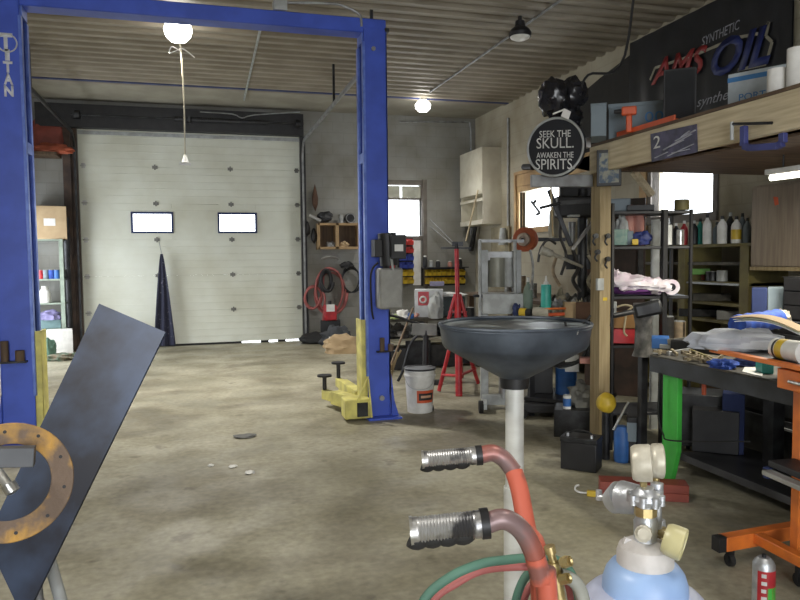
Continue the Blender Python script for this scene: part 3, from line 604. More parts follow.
# ---- oxygen cylinder
ax = at(645, 560, 1.22); CX, CY = ax.x, ax.y
def zc(py, d=1.22): return at(645, py, d).z
s_ = 1.22/F
t = thing('gas_cylinder', 'pale blue gas cylinder with a cream neck collar at bottom right', 'gas cylinder', (CX, CY, 0))
rb = 74*s_
prof = [(rb, 0.012), (rb, zc(655))]
for i in range(1, 9): a_ = i/8*PI/2; prof.append((rb-(rb-40*s_)*(1-math.cos(a_))*0.95, zc(655)+(zc(590)-zc(655))*math.sin(a_)))
prof.append((36*s_, zc(588))); prof.append((0, zc(588)))
wpart('tank_body', MB().lathe(prof, (CX, CY, 0), 48), M_tank, t)
wpart('shoulder_ring', MB().lathe([(41.5*s_, zc(592)), (41*s_, zc(582)), (38*s_, zc(572)), (33*s_, zc(565)), (26*s_, zc(562)), (26*s_, zc(592))], (CX, CY, 0), 48), M_tring, t, label='lighter blue raised ring')
wpart('ring_dark_line', MB().torus((CX, CY, zc(593)), 41*s_, 0.0022, None, 48, 8), M_blu2, t)  # thin darker blue line under the shoulder ring
wpart('neck_collar', MB().lathe([(27.5*s_, zc(572)), (27.5*s_, zc(552)), (25*s_, zc(545)), (18*s_, zc(541)), (9*s_, zc(539)), (0, zc(539))], (CX, CY, 0), 40).bar(at(622, 556, 1.22), at(628, 538, 1.22), 0.006, 0.012), M_collar, t, 0.0, label='cream white neck collar')
wpart('valve_body', MB().lathe([(8*s_, zc(543)), (11*s_, zc(540)), (11.5*s_, zc(520)), (9*s_, zc(515)), (9*s_, zc(503)), (12*s_, zc(501)), (12*s_, zc(497)), (0, zc(497))], (CX, CY, 0), 20), M_alu, t)
wpart('safety_plug', MB().cyl(at(644, 533, 1.19), at(643, 534, 1.165), 0.014, n=10).cyl(at(643, 534, 1.165), at(643, 534, 1.155), 0.009, n=10), M_gauge, t)
hw = MB(); n_ = 60; pr = []
hw.lathe([(0, zc(503)), (13*s_, zc(503)), (15*s_, zc(501)), (16.5*s_, zc(497)), (15*s_, zc(493)), (10*s_, zc(490)), (8*s_, zc(486)), (0, zc(485))], (CX, CY, 0), 12)
for i in range(8): a_ = i*PI/4; hw.cyl((CX+15*s_*math.cos(a_), CY+15*s_*math.sin(a_), zc(502)), (CX+15*s_*math.cos(a_), CY+15*s_*math.sin(a_), zc(492)), 3.6*s_, n=10)
wpart('hand_wheel', hw, M_alu, t)
wpart('nameplate_band', MB().lathe([(11*s_, zc(514)), (11*s_, zc(505)), (0, zc(505))], (CX, CY, 0), 8), M_brass, t)
# ---- regulator
rg = thing('gas_regulator', 'silver gas regulator with gauges fitted on the blue cylinder valve', 'regulator', (CX, CY, zc(540)))
wpart('regulator_body', MB().cyl(at(640, 500, 1.25), at(622, 497, 1.28), 0.026, 0.030, 20).cyl(at(622, 497, 1.28), at(612, 502, 1.30), 0.03, 0.022, 20), M_alu, rg)
wpart('adjusting_knob', MB().cyl(at(616, 500, 1.29), at(608, 498, 1.31), 0.014, n=14).cyl(at(608, 498, 1.31), at(598, 497, 1.32), 0.006, n=10).cyl(at(599, 490, 1.32), at(599, 500, 1.32), 0.006, n=8), M_alu, rg)
wpart('inlet_stem', MB().cyl(at(657, 497, 1.24), at(658, 535, 1.24), 0.0075).cyl(at(660, 520, 1.26), at(662, 538, 1.26), 0.009).cyl(at(657, 483, 1.24), at(657, 500, 1.24), 0.011), M_alu, rg)
wpart('outlet_nut', MB().cyl(at(660, 528, 1.24), at(662, 541, 1.24), 0.011, n=6), M_brass, rg)
def gauge(c, n, r, th, m1, m2, glass=None):
    c = V(c); n = V(n).normalized(); Rg = frame(n)
    g = wpart('pressure_gauge', MB().lathe([(0, -th), (r*0.85, -th), (r*0.97, -th*0.8), (r, -th*0.5), (r, 0), (r*0.93, 0.002), (r*0.90, -0.001), (0, -0.001)], c, 36, Rg), m1, rg)
    wpart('gauge_lens', MB().lathe([(r*0.88, -0.0005), (0, 0.002)], c, 36, Rg), m2, g)
g_r = 18.5*1.2/F
gauge(at(650, 463, 1.19), rgt*0.96-fwd*0.25+V((0, 0, 0.05)), g_r, 0.030, M_gauge, M_gauge)
gauge(at(662, 461, 1.27), rgt*0.96-fwd*0.2, g_r, 0.020, M_gauge, M_white)
gauge(at(683, 545, 1.16), rgt*0.80-fwd*0.5+V((0, 0, -0.25)), 16.5*1.16/F, 0.030, M_gaugey, M_gaugey)
wpart('gauge_stem', MB().cyl(at(643, 478, 1.21), at(644, 490, 1.22), 0.006), M_brass, rg); wpart('gauge_stem', MB().cyl(at(656, 478, 1.26), at(656, 492, 1.26), 0.006), M_brass, rg)
wpart('gauge_stem', MB().cyl(at(660, 533, 1.22), at(674, 540, 1.19), 0.006), M_brass, rg)
# ---- oil drain with funnel pan on a white pole
dd = 2.35; pcn = at(514.5, 340, dd); s_ = dd/F
def zz_(py): return at(514.5, py, dd).z
t = thing('oil_drain_pan', 'wide dark metal funnel pan on a white pole behind the red cart', 'oil drain', (pcn.x, pcn.y, 0))
R1 = 75*s_
wpart('funnel', MB().lathe([(R1*1.01, zz_(326)), (R1*1.0, zz_(324)), (R1*0.965, zz_(343)), (R1*0.93, zz_(347)), (12*s_, zz_(379)), (10*s_, zz_(384)), (7*s_, zz_(384)), (9*s_, zz_(377)), (R1*0.91, zz_(344.5)), (R1*0.945, zz_(341)), (R1*0.985, zz_(325))], (pcn.x, pcn.y, 0), 72, closed=True), M_pan, t)
wpart('inner_lining', MB().lathe([(R1*0.978, zz_(325)), (R1*0.94, zz_(340.5)), (R1*0.905, zz_(344)), (8*s_, zz_(376)), (0, zz_(376.2))], (pcn.x, pcn.y, 0), 72), M_panin, t, label='streaked shiny inside of the pan')  # pale streaks over dark blue grey
wpart('rolled_rim', MB().torus((pcn.x, pcn.y, zz_(323.5)), R1*0.995, 0.006, None, 72, 8), M_pan, t)
pr_ = frame((rgt*0.72-fwd*0.69)); se = V((rgt*0.62-fwd*0.72)).normalized(); se.z = 0
sp = V((pcn.x, pcn.y, 0))+se.normalized()*R1
wpart('seam_strip', MB().bar((sp.x, sp.y, zz_(325)), (sp.x-se.x*0.02, sp.y-se.y*0.02, zz_(343)), 0.006, 0.004), M_lev, t)
wpart('funnel_collar', MB().cyl((pcn.x, pcn.y, zz_(388)), (pcn.x, pcn.y, zz_(374)), 14*s_, 15*s_, 28), M_black, t)
wpart('pole', MB().cyl((pcn.x, pcn.y, 0.7), (pcn.x, pcn.y, zz_(384)), 9.2*s_, n=28), M_pipe, t)
wpart('lower_pole', MB().cyl((pcn.x, pcn.y, 0.14), (pcn.x, pcn.y, 0.72), 11*s_, n=28), M_pipe, t)
wpart('pole_clamp', MB().cyl((pcn.x, pcn.y, zz_(541)), (pcn.x, pcn.y, zz_(534)), 10.4*s_, n=28), M_lev, t)
wpart('base_tank', MB().lathe([(0, 0.05), (0.15, 0.05), (0.16, 0.06), (0.16, 0.13), (0.15, 0.14), (0, 0.145)], (pcn.x, pcn.y, 0), 36), M_dark, t)
for a_ in range(4): q = V((pcn.x+0.13*math.cos(a_*PI/2), pcn.y+0.13*math.sin(a_*PI/2), 0.03)); wpart('caster', MB().cyl(q-V((0.012, 0, 0)), q+V((0.012, 0, 0)), 0.03), M_rub, t)
# drain rod across the pan
solo('wire_rod', MB().tube(path([(565, 322, 2.3), (572, 336, 2.28), (590, 316, 2.42)]), 0.004, 8), M_dark, 'bent dark wire hooked over the right rim of the funnel pan', 'wire')

# =====================================================================  RIGHT FOREGROUND: orange cart, spray can
d_ = 3.45
# tray edge: along from (712,348) to (800,369)
t = thing('tool_cart', 'orange steel rolling cart with tray and drawer at right edge', 'tool cart', (at(800, 552, 3.4).x, at(800, 552, 3.4).y, 0))
A = at(713, 349, 3.75); A.z = 1.03; B = onZ(800, 369, 1.0); zt = 1.02
A = onZ(713, 348, zt); B = onZ(802, 366, zt); dr = (B-A); dr.z = 0; dr.normalize(); pn = V((-dr.y, dr.x, 0))
if pn.dot(V((1, 1, 0))) < 0: pn = -pn
B2 = A+dr*1.15; W_ = 0.55; A = V(A); 
def pz(base, z): return V((base.x, base.y, z))
wpart('tray', MB().poly([pz(A, zt-0.01), pz(B2, zt-0.01), pz(B2+pn*W_, zt-0.01), pz(A+pn*W_, zt-0.01)], 0.008), M_dark, t)
wpart('tray_rim', MB().bar(pz(A, zt-0.01), pz(B2, zt-0.01), 0.045, 0.02), M_orange, t, 0.003)
wpart('tray_rim', MB().bar(pz(A, zt-0.01), pz(A+pn*W_, zt-0.01), 0.045, 0.02), M_dark, t, 0.003)
wpart('tray_rim', MB().bar(pz(A+pn*W_, zt-0.01), pz(B2+pn*W_, zt-0.01), 0.045, 0.02), M_orange, t, 0.003)
D0 = A+dr*((onZ(776, 365, zt)-A).dot(dr)-0.10)
dw = wpart('drawer', MB().poly([pz(D0, zt-0.12), pz(D0, zt-0.03), pz(D0+dr*0.6, zt-0.03), pz(D0+dr*0.6, zt-0.12)], 0.45 if V((-dr.y, dr.x, 0)).dot(pn) > 0 else -0.45), M_orange, t, 0.004)
wpart('drawer_handle', MB().cyl(pz(D0+dr*0.10-pn*0.02, zt-0.075), pz(D0+dr*0.5-pn*0.02, zt-0.075), 0.008), M_chrome, dw)
U = at(797, 480, 3.15); ub = flo(797, 552)
U0 = onZ(797.5, 556, 0.10)
wpart('upright', MB().bar(pz(U0, 0.10), pz(U0, zt-0.13), 0.045, 0.05, up=dr), M_orange, t, 0.003)
wpart('upright', MB().bar(pz(U0+dr*0.7, 0.10), pz(U0+dr*0.7, zt-0.03), 0.045, 0.05, up=dr), M_orange, t, 0.003)
F0 = onZ(722, 543, 0.12); F1 = onZ(806, 524, 0.14)
wpart('base_rail', MB().bar(F0, F0+(pz(F1, 0.12)-F0)*1.9, 0.06, 0.07), M_orange, t, 0.004)
wpart('base_rail', MB().bar(onZ(758, 538, 0.13), onZ(812, 566, 0.13), 0.05, 0.05), M_orange, t, 0.004)
fd = (pz(F1, 0.12)-F0).normalized()
wpart('end_cap', MB().box(F0-fd*0.012, (0.055, 0.055, 0.07)), M_black, t, 0.003)
for q in (F0+fd*0.05, F0+fd*0.9, onZ(800, 560, 0.12)):
    cs = wpart('caster', MB().cyl(V((q.x, q.y, 0.03))-pn*0.012, V((q.x, q.y, 0.03))+pn*0.012, 0.03, n=20), M_rub, t)
    wpart('caster_fork', MB().bar((q.x, q.y, 0.02), (q.x, q.y, 0.09), 0.02, 0.035), M_dark, cs)
S0 = onZ(768, 462, 0.55)
wpart('lower_shelf', MB().poly([pz(S0, 0.53), pz(S0+dr*0.9, 0.53), pz(S0+dr*0.9+pn*0.25, 0.53), pz(S0+pn*0.25, 0.53)], 0.03).bar(pz(S0-pn*0.005, 0.51), pz(S0-pn*0.005+dr*0.9, 0.51), 0.04, 0.02), M_black, t, 0.004)
wpart('tray_corner', MB().box(pz(S0, 0.5), (0.03, 0.03, 0.05)), M_navy, t, 0.003)
qq = S0-pn*0.03+dr*0.03
t2 = thing('spirit_level', 'grey aluminium spirit level lying along the low black shelf of the orange cart', 'spirit level', (qq.x, qq.y, 0.49))
wpart('level_body', MB().bar(pz(qq, 0.515), pz(qq+dr*0.7, 0.515), 0.05, 0.022), M_lev, t2, 0.003)
for k_ in (0.10, 0.13): h_ = qq+dr*k_; wpart('vial', MB().cyl(pz(h_-pn*0.014, 0.52), pz(h_+pn*0.014, 0.52), 0.006, n=8), M_black, t2)
# spray can
p = at(764, 560, 2.75); rcan = 10.5*2.75/F; zt_ = at(764, 559, 2.75).z; 
t = thing('spray_can', 'silver and red aerosol can standing on the floor at bottom right', 'spray can', (p.x, p.y, max(zt_-0.25, 0)))
zb = 0.0
wpart('can_body', MB().lathe([(rcan, zb), (rcan, zt_-0.02), (rcan*0.85, zt_-0.005), (rcan*0.55, zt_+0.008), (0, zt_+0.008)], (p.x, p.y, 0), 28), M_alu, t)
cl = []; lab = MB(); fa = face(p)
def patch(a0, a1, z0, z1, m, nm, lb=None):
    mb = MB(); n_ = 10; c_ = math.atan2(-p.y, -p.x)
    vs2 = []
    for i in range(n_+1):
        a_ = c_+R_(a0+(a1-a0)*i/n_); 
        for z in (z0, z1): vs2.append((p.x+(rcan+0.001)*math.cos(a_), p.y+(rcan+0.001)*math.sin(a_), z))
    mb.add(vs2, [[2*i, 2*i+2, 2*i+3, 2*i+1] for i in range(n_)]); return wpart(nm, mb, m, t, label=lb)
patch(-30, 100, 0.02, zt_-0.035, M_red, 'red_label'); patch(20, 95, 0.02, zt_-0.10, M_green, 'green_label')
for k_, z in enumerate((zt_-0.06, zt_-0.09, zt_-0.12, zt_-0.15)): patch(-10, 14+3*(k_ % 2), z, z+0.015, M_txtw, 'label_print')
wpart('nozzle', MB().cyl((p.x, p.y, zt_+0.005), (p.x, p.y, zt_+0.02), 0.008, n=12), M_black, t)

# =====================================================================  RIGHT: post, beam, loft
BX = 2.9; PY = 4.68; pbz = 2.33
pxl = onY(599.5, 300, PY).x; pxr = onY(610.5, 300, PY).x
t = thing('timber_post', 'rough square timber post holding up the loft beam', 'post', ((pxl+pxr)/2, PY, 0))
wpart('post', MB().bb((pxl, PY, 0), (pxr, PY+0.13, 2.14)), M_wood, t, 0.004)
wpart('conduit_box', MB().bb((pxl-0.035, PY-0.03, at(598, 285, 5.3).z-0.04), (pxl+0.02, PY-0.0, at(598, 285, 5.3).z+0.05)), M_lgrey, t, 0.003)
for px, py in ((606, 236), (606, 259), (594, 236), (596, 252)): q = onY(px, py, PY); wpart('hook', MB().cyl((q.x, PY-0.035, q.z), (q.x, PY, q.z), 0.02, 0.015, 10).tube([(q.x, PY-0.03, q.z), (q.x-0.03, PY-0.035, q.z-0.04), (q.x-0.01, PY-0.035, q.z-0.07)], 0.007, 6), M_dark, t)
q = onY(605, 299, PY); wpart('yellow_sticker', MB().bb((q.x-0.018, PY-0.003, q.z-0.012), (q.x+0.018, PY-0.0, q.z+0.012)), M_bin_y, t)
BZ0, BZ1 = 2.13, 2.33; y0b = -0.6; y1b = PY+0.14
t = thing('storage_loft', 'timber storage loft with a wide front beam under the tin ceiling', 'loft', (BX+1, 2.5, BZ0))
wpart('front_beam', MB().bb((BX, y0b, BZ0), (BX+0.045, y1b, BZ1)), M_woody, t, 0.004)
wpart('loft_deck', MB().bb((BX, y0b, BZ1+0.001), (XR-0.01, y1b, BZ1+0.02)), M_woodd, t)
for i in range(9):
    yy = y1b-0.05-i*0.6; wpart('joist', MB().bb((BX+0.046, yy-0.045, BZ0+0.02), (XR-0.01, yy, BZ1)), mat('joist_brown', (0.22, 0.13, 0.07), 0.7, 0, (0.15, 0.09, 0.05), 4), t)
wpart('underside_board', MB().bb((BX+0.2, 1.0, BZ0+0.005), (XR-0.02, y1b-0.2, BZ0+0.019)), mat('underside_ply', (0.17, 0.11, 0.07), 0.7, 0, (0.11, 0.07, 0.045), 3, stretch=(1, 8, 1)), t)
wpart('corner_block', MB().bb((BX-0.10, y1b-0.02, BZ1+0.0), (BX+0.0, y1b+0.06, BZ1+0.07)), M_collar, t)
struct('trim_6', MB().bb((XR-0.1, y1b-0.12, 0), (XR-0.005, y1b, BZ0)), M_woodd)
wpart('knee_brace', MB().bar((onY(652, 195, PY+0.3).x, PY+0.3, onY(652, 195, PY+0.3).z), (onY(634, 172, PY+0.3).x, PY+0.3, onY(634, 172, PY+0.3).z), 0.05, 0.045), M_woody, t)
# sign and bracket
sd = 5.15; sc = at(555, 147, sd); srx = 29.5*sd/F
t = thing('round_sign', 'round black sign with silver rim and white lettering hanging beside the post', 'sign', (sc.x, sc.y, sc.z-srx))
sn = (CAM-sc); sn.z = 0; sn.normalize(); sn = (sn-rgt*0.35).normalized(); Rs = frame(sn)
wpart('sign_face', MB().lathe([(0, -0.05), (srx, -0.05), (srx, 0.0), (0, 0.001)], sc, 56, Rs), mat('sign_black', (0.006, 0.007, 0.012), 0.6), t)
wpart('sign_rim', MB().torus(sc, srx*0.965, 0.009, Rs, 64, 10), M_lgrey, t)
Rx = Rs @ V((1, 0, 0)); Ry = Rs @ V((0, 1, 0))
if Rx.dot(rgt) < 0: Rx = -Rx
Ry = V((0, 0, 1)); Rx = (Rx+V((0, 0, -0.06))).normalized()
for s__, wd, hh, dy in (('SEEK THE', 32, 7, 13), ('SKULL.', 38, 11, 4), ('AWAKEN THE', 38, 6, -8), ('SPIRITS.', 40, 11, -17)):
    text(s__, wd*sd/F, hh*sd/F*0.95, sc+Ry*(dy*sd/F)+sn*0.003, Rx, Ry, M_txtw, t)
bp_ = at(560, 181, 5.2)
t = thing('sign_bracket', 'flat grey bar fixed to the timber post under the round sign', 'bracket', (at(562, 187, 5.25).x, at(562, 187, 5.25).y, at(562, 187, 5.25).z))
wpart('bar', MB().bar(at(531, 181, 5.28), at(592, 181, 5.36), 0.04, 0.092), M_grey, t, 0.004)
wpart('rod', MB().bar(at(551, 187, 5.3), at(553, 236, 5.4), 0.012, 0.012), M_wood, t)
# black bundle above the sign
q = at(556, 97, 5.25)
t = thing('black_bundle', 'bundle of shiny black plastic bags piled above the round sign', 'bag bundle', (q.x, q.y, q.z-0.15))
wpart('bag', MB().blob(at(553, 98, 5.2), (0.11, 0.12, 0.14), 0.14, 3.0, 1), M_bag, t)
wpart('bag', MB().blob(at(572, 95, 5.3), (0.11, 0.12, 0.13), 0.16, 3.2, 4), M_bag, t)
wpart('bag', MB().blob(at(566, 118, 5.35), (0.13, 0.10, 0.10), 0.15, 3.0, 6), M_bag, t)
wpart('white_tag', MB().box(at(566, 114, 5.05), (0.06, 0.01, 0.06), rotm('Y', 20)).bar(at(553, 114, 5.05), at(563, 110, 5.05), 0.02, 0.01), M_paper, t)
wpart('hanging_strap', MB().tube([at(580, 95, 5.2), at(588, 75, 5.2), at(625, 55, 5.2), V((at(640, 45, 5.2).x, at(640, 45, 5.2).y, ZC-0.03))], 0.01, 6), M_black, t)
t = solo('dark_curtain', MB().poly([onX(574, 100, XR-0.03), onX(600, 78, XR-0.03), onX(630, 55, XR-0.03), onX(630, 172, XR-0.03), onX(594, 172, XR-0.03), onX(574, 168, XR-0.03)], 0.02), mat('dark_sheet', (0.02, 0.018, 0.016), 0.8), 'dark sheet fixed on the right wall behind the sign and loft end', 'dark sheet')
# picture on post
q = at(609, 168, 5.15); pw, ph = 0.175, 0.265
t = thing('framed_picture', 'small dark framed colour picture fixed at the top of the post', 'picture', (q.x, q.y, q.z-ph/2))
fq = -sn; qn = (CAM-q); qn.z = 0; qn.normalize(); Rq = frame(qn); Xr = Rq @ V((1, 0, 0)); 
wpart('frame', MB().box(q, (pw, ph, 0.03), Rq), M_black, t, 0.004)
wpart('print', MB().box(q+qn*0.016, (pw*0.80, ph*0.82, 0.002), Rq), mat('picture_print', (0.22, 0.22, 0.17), 0.5, 0, (0.04, 0.07, 0.11), 22, lo=0.42, hi=0.56), t)
# ---- placard on the beam
bxf = BX-0.004
def onbeam(px, py): return onX(px, py, bxf)
a, b, c, d = onbeam(651, 134), onbeam(697, 124), onbeam(698, 152), onbeam(652, 162)
t = thing('printed_placard', 'dark purple printed placard with white streaks tacked on the loft beam', 'placard', ((a+c)/2))
wpart('sheet', MB().poly([a, b, c, d], 0.004 if (b-a).cross(c-a).x < 0 else -0.004), mat('placard_purple', (0.10, 0.09, 0.16), 0.4, 0, (0.05, 0.05, 0.08), 14), t)
bxf = BX-0.010
text('2', 0.07, 0.08, onbeam(657, 142), (0, -1, 0), (0, 0, 1), M_txtw, t, ext=0.002)
for i, (x0_, y0_, x1_, y1_) in enumerate(((664, 150, 692, 134), (668, 156, 694, 144), (676, 141, 696, 130), (655, 158, 668, 152), (670, 147, 684, 140), (672, 153, 690, 149), (682, 137, 690, 131))): wpart('streak', MB().bar(onbeam(x0_, y0_), onbeam(x1_, y1_), 0.004, 0.012 if i % 2 else 0.02, up=(1, 0, 0)), mat('placard_streak', (0.55, 0.55, 0.62), 0.5), t)
# ---- blue C clamp
bxf = BX-0.045
t = thing('c_clamp', 'blue C clamp with a dark screw clamped onto the loft beam', 'clamp', onbeam(760, 148))
fr = [onbeam(744, 126), onbeam(744, 146), onbeam(750, 148), onbeam(778, 146), onbeam(783, 143), onbeam(783, 133)]
mb = MB()
for i in range(5): mb.bar(fr[i], fr[i+1], 0.035, 0.03, up=(1, 0, 0))
wpart('clamp_frame', mb, mat('clamp_blue', (0.05, 0.06, 0.22), 0.5), t, 0.004)
wpart('clamp_screw', MB().cyl(onbeam(733, 124), onbeam(772, 123), 0.008), M_dark, t)
wpart('clamp_pad', MB().cyl(onbeam(732, 122), onbeam(732, 140), 0.01), M_lgrey, t)
# ---- things on the loft, front row
DZK = BZ1+0.021
def seat(p, z=DZK): return V((p.x, p.y, z))
def rbox(name, px0, px1, pyt, pyb, d, depth, m, label, cat, zb=None, parts=None, group=None, bev=0.004, yaw=0):
    c = at((px0+px1)/2, pyb, d); zb_ = c.z if zb is None else zb; ht = at((px0+px1)/2, pyt, d).z-zb_; w_ = (px1-px0)*d/F
    t_ = thing(name, label, cat, (c.x, c.y, zb_), face(c)+R_(yaw), group)
    bdy = lpart('body', MB().bb((-w_/2, 0, 0), (w_/2, depth, ht)), m, t_, bev); return t_, w_, ht
t, w_, h_ = rbox('storage_box', 610, 680, 103, 140, 5.05, 0.35, M_bluegrey, 'blue grey plastic box with blue print at the far end of the loft', 'box', DZK)
text('00', w_*0.25, h_*0.3, (w_*0.12, -0.002, h_*0.58), (1, 0, 0), (0, 0, 1), M_txtlb, t, off=V((0, 0, 0)))
lpart('lid', MB().bb((-w_/2-0.005, -0.006, h_-0.02), (w_/2+0.005, 0.356, h_+0.008)), M_bluegrey, t, 0.004)
t, w_, h_ = rbox('plastic_tub', 591, 606, 105, 138, 4.98, 0.3, M_bluegrey, 'narrow blue grey tub left of the printed box on the loft', 'tub', DZK)
lpart('rim', MB().bb((-w_/2-0.004, -0.004, h_), (w_/2+0.004, 0.304, h_+0.01)), M_bluegrey, t, 0.003)
q = at(629, 118, 4.85); t = thing('cordless_drill', 'orange and black power drill lying before the blue grey box', 'drill', seat(q), face(q))
lpart('drill_body', MB().bb((-0.05, -0.02, 0.12), (0.05, 0.03, 0.18)).bb((-0.02, -0.02, 0.0), (0.02, 0.02, 0.12)), M_ored, t, 0.01); lpart('chuck', MB().cyl((-0.05, 0, 0.15), (-0.10, 0, 0.15), 0.018, 0.012, 12), M_black, t)
q0 = onX(622, 137, BX+0.05); q1 = onX(680, 124, BX+0.05)
solo('plastic_tray', MB().poly([(BX+0.01, q0.y, DZK), (BX+0.01, q1.y, DZK), (BX+0.3, q1.y, DZK), (BX+0.3, q0.y, DZK)], 0.012).bb((BX+0.005, q0.y, DZK), (BX+0.02, q1.y, DZK+0.035)).bb((BX+0.3, q0.y, DZK), (BX+0.315, q1.y, DZK+0.035)).bb((BX+0.01, q0.y-0.015, DZK), (BX+0.31, q0.y, DZK+0.035)), M_ored, 'shallow orange red tray along the edge of the loft', 'tray', bevel=0.003)
t, w_, h_ = rbox('speaker_box', 664, 695, 69, 122, 4.62, 0.2, M_black, 'tall plain dark box standing behind the orange tray', 'speaker', DZK)
lpart('front_grille', MB().bb((-w_/2+0.012, -0.008, 0.012), (w_/2-0.012, 0.0, h_-0.012)), mat('grille_cloth', (0.02, 0.021, 0.023), 0.9), t, 0.002)
t, w_, h_ = rbox('carton', 728, 792, 69, 112, 4.1, 0.3, mat('white_carton', (0.50, 0.56, 0.60), 0.7), 'white carton with a blue stripe and blue lettering on the loft', 'carton', DZK, yaw=-20)
lpart('blue_stripe', MB().bb((-w_/2-0.001, -0.0015, h_*0.78), (w_/2+0.001, 0, h_*0.90)), M_txtlb, t)
text('PORT', w_*0.40, h_*0.17, (-w_*0.12, -0.002, h_*0.36), (1, 0, 0), (0, 0, 1), M_txtlb, t, off=V((0, 0, 0)))
def roll(px, pyt, pyb, wpx, d, label):
    c = at(px, pyb, d); r = wpx/2*d/F; hh = (pyb-pyt)*d/F
    t = thing('paper_roll', label, 'paper roll', seat(c), group=None)
    lpart('paper', MB().lathe([(0.02, 0), (r, 0), (r, hh), (0.02, hh)], n=28, closed=True), M_paper, t); lpart('core', MB().lathe([(0.0195, 0.001), (0.0195, hh-0.001), (0.016, hh-0.001), (0.016, 0.001)], n=20, closed=True), M_card, t)
roll(777, 78, 103, 19, 3.75, 'short white paper roll beside the white carton'); roll(797, 57, 98, 20, 3.65, 'tall white paper roll standing at the right edge on the loft')
# ---- banner on right wall
bx0 = XR-0.03
B_ = [onX(630, 50, bx0), onX(792, -40, bx0), onX(800, 118, bx0), onX(632, 138, bx0)]
yl, yr = B_[0].y, onX(792, 50, bx0).y; zt_, zb_ = ZC-0.06, 2.60
t = thing('wall_banner', 'large black vinyl banner with slanted red and blue lettering on the right wall', 'banner', (bx0, (yl+yr)/2, zb_))
mb = MB(); n_ = 40
vs2 = []
for i in range(n_+1):
    yy = yl+(yr-yl)*i/n_
    for j in range(9):
        z = zb_+(zt_-zb_)*j/8; vs2.append((bx0-0.012*math.sin(i*1.1+j*0.3)*(0.3+0.7*(1-j/8)), yy, z))
for i in range(n_+1):
    yy = yl+(yr-yl)*i/n_
    for j in range(9): vs2.append((bx0+0.013+0*j, yy, zb_+(zt_-zb_)*j/8))
h2 = (n_+1)*9
mb.add(vs2, [[i*9+j, i*9+j+1, (i+1)*9+j+1, (i+1)*9+j] for i in range(n_) for j in range(8)]+[[h2+i*9+j, h2+(i+1)*9+j, h2+(i+1)*9+j+1, h2+i*9+j+1] for i in range(n_) for j in range(8)])
wpart('vinyl', mb, M_banner, t)
def onb(px, py): return onX(px, py, bx0-0.02)
def btext(s, x0_, y0_, x1_, y1_, hpx, m, sh=0.25, ext=0.003, bold=0.0):
    a = onb(x0_, y0_); b = onb(x1_, y1_); c = (a+b)/2; d_ = (c-CAM).dot(fwd); text(s, (b-a).length, hpx*d_/F, c, (b-a), V((0, 0, 1))-(b-a).normalized()*(b-a).normalized().z, m, t, shear=sh, ext=ext, bold=bold)
M_out = mat('cream_print', (0.33, 0.31, 0.24), 0.6)
btext('AMS', 652, 73, 707, 58, 26, M_txtr, 0.3, 0.006, 0.03); btext('OIL', 712, 60, 772, 43, 38, M_txtb, 0.3, 0.006, 0.035)
def bline(pts, w_=0.03):
    mb = MB()
    for i in range(len(pts)-1): mb.bar(onb(*pts[i]), onb(*pts[i+1]), w_, 0.006, up=(1, 0, 0))
    wpart('letter_outline', mb, M_out, t)
bline([(650, 80), (655, 68), (700, 53), (735, 38), (762, 33), (769, 22), (766, 36), (772, 42), (766, 64), (738, 70)])
btext('SYNTHETIC', 702, 42, 740, 24, 9, M_txtg, 0.2); btext('synthetic', 697, 104, 742, 92, 13, M_txtg, 0.35)

# =====================================================================  GENERIC SMALL THINGS (local coordinates, base at z=0, front toward -y)
def bottle(name, p, r, h, m, label, cat='bottle', cap=None, neck=0.35, group=None, lab=None, fc=True):
    t = thing(name, label, cat, p, face(p) if fc else 0, group)
    lpart('bottle_body', MB().lathe([(0, 0), (r*0.95, 0), (r, 0.008), (r, h*0.62), (r*0.85, h*0.72), (r*neck, h*0.84), (r*neck, h*0.88), (0, h*0.88)], n=20), m, t)
    lpart('cap', MB().cyl((0, 0, h*0.88), (0, 0, h), r*neck*1.15, r*neck, 14), cap or M_white, t)
    if lab: lpart('paper_label', MB().lathe([(r*1.01, h*0.15), (r*1.02, h*0.16), (r*1.02, h*0.5), (r*1.01, h*0.51)], n=20, closed=True), lab, t)
    return t
def canister(name, p, r, h, m, label, cat='can', top=None, lab=None, group=None):
    t = thing(name, label, cat, p, face(p), group)
    lpart('can_body', MB().lathe([(0, 0), (r, 0), (r*1.02, 0.005), (r, 0.01), (r, h-0.01), (r*1.02, h-0.005), (r, h)], n=22).cyl((0, 0, h-0.006), (0, 0, h-0.004), r, n=22), m, t)
    lpart('lid', MB().lathe([(0, h), (r*0.9, h), (r*0.93, h+0.006), (0, h+0.006)], n=22), top or M_lgrey, t)
    if lab: lpart('label_band', MB().lathe([(r*1.01, h*0.2), (r*1.015, h*0.21), (r*1.015, h*0.78), (r*1.01, h*0.8)], n=22, closed=True), lab, t)
    return t
def carton(name, p, w_, d, h, m, label, cat='box', yaw=0, flap=None, group=None):
    t = thing(name, label, cat, p, face(p)+R_(yaw), group)
    lpart('box_body', MB().bb((-w_/2, 0, 0), (w_/2, d, h)), m, t, min(0.006, h*0.08)); 
    if flap: lpart('label_patch', MB().bb((-w_*0.2, -0.002, h*0.4), (w_*0.15, 0, h*0.62)), flap, t)
    return t
def heap(name, p, r, m, label, cat, seed=1, amp=0.3, fr=2.2):
    mb = MB().blob((0, 0, 0), r, amp, fr, seed, flat=-r[2]*0.5)
    lo = min(q.z for q in mb.v); o = build(name, mb, m, None, V((0, 0, lo)), loc=p); o.rotation_euler.z = face(p); return tag(o, label, cat)
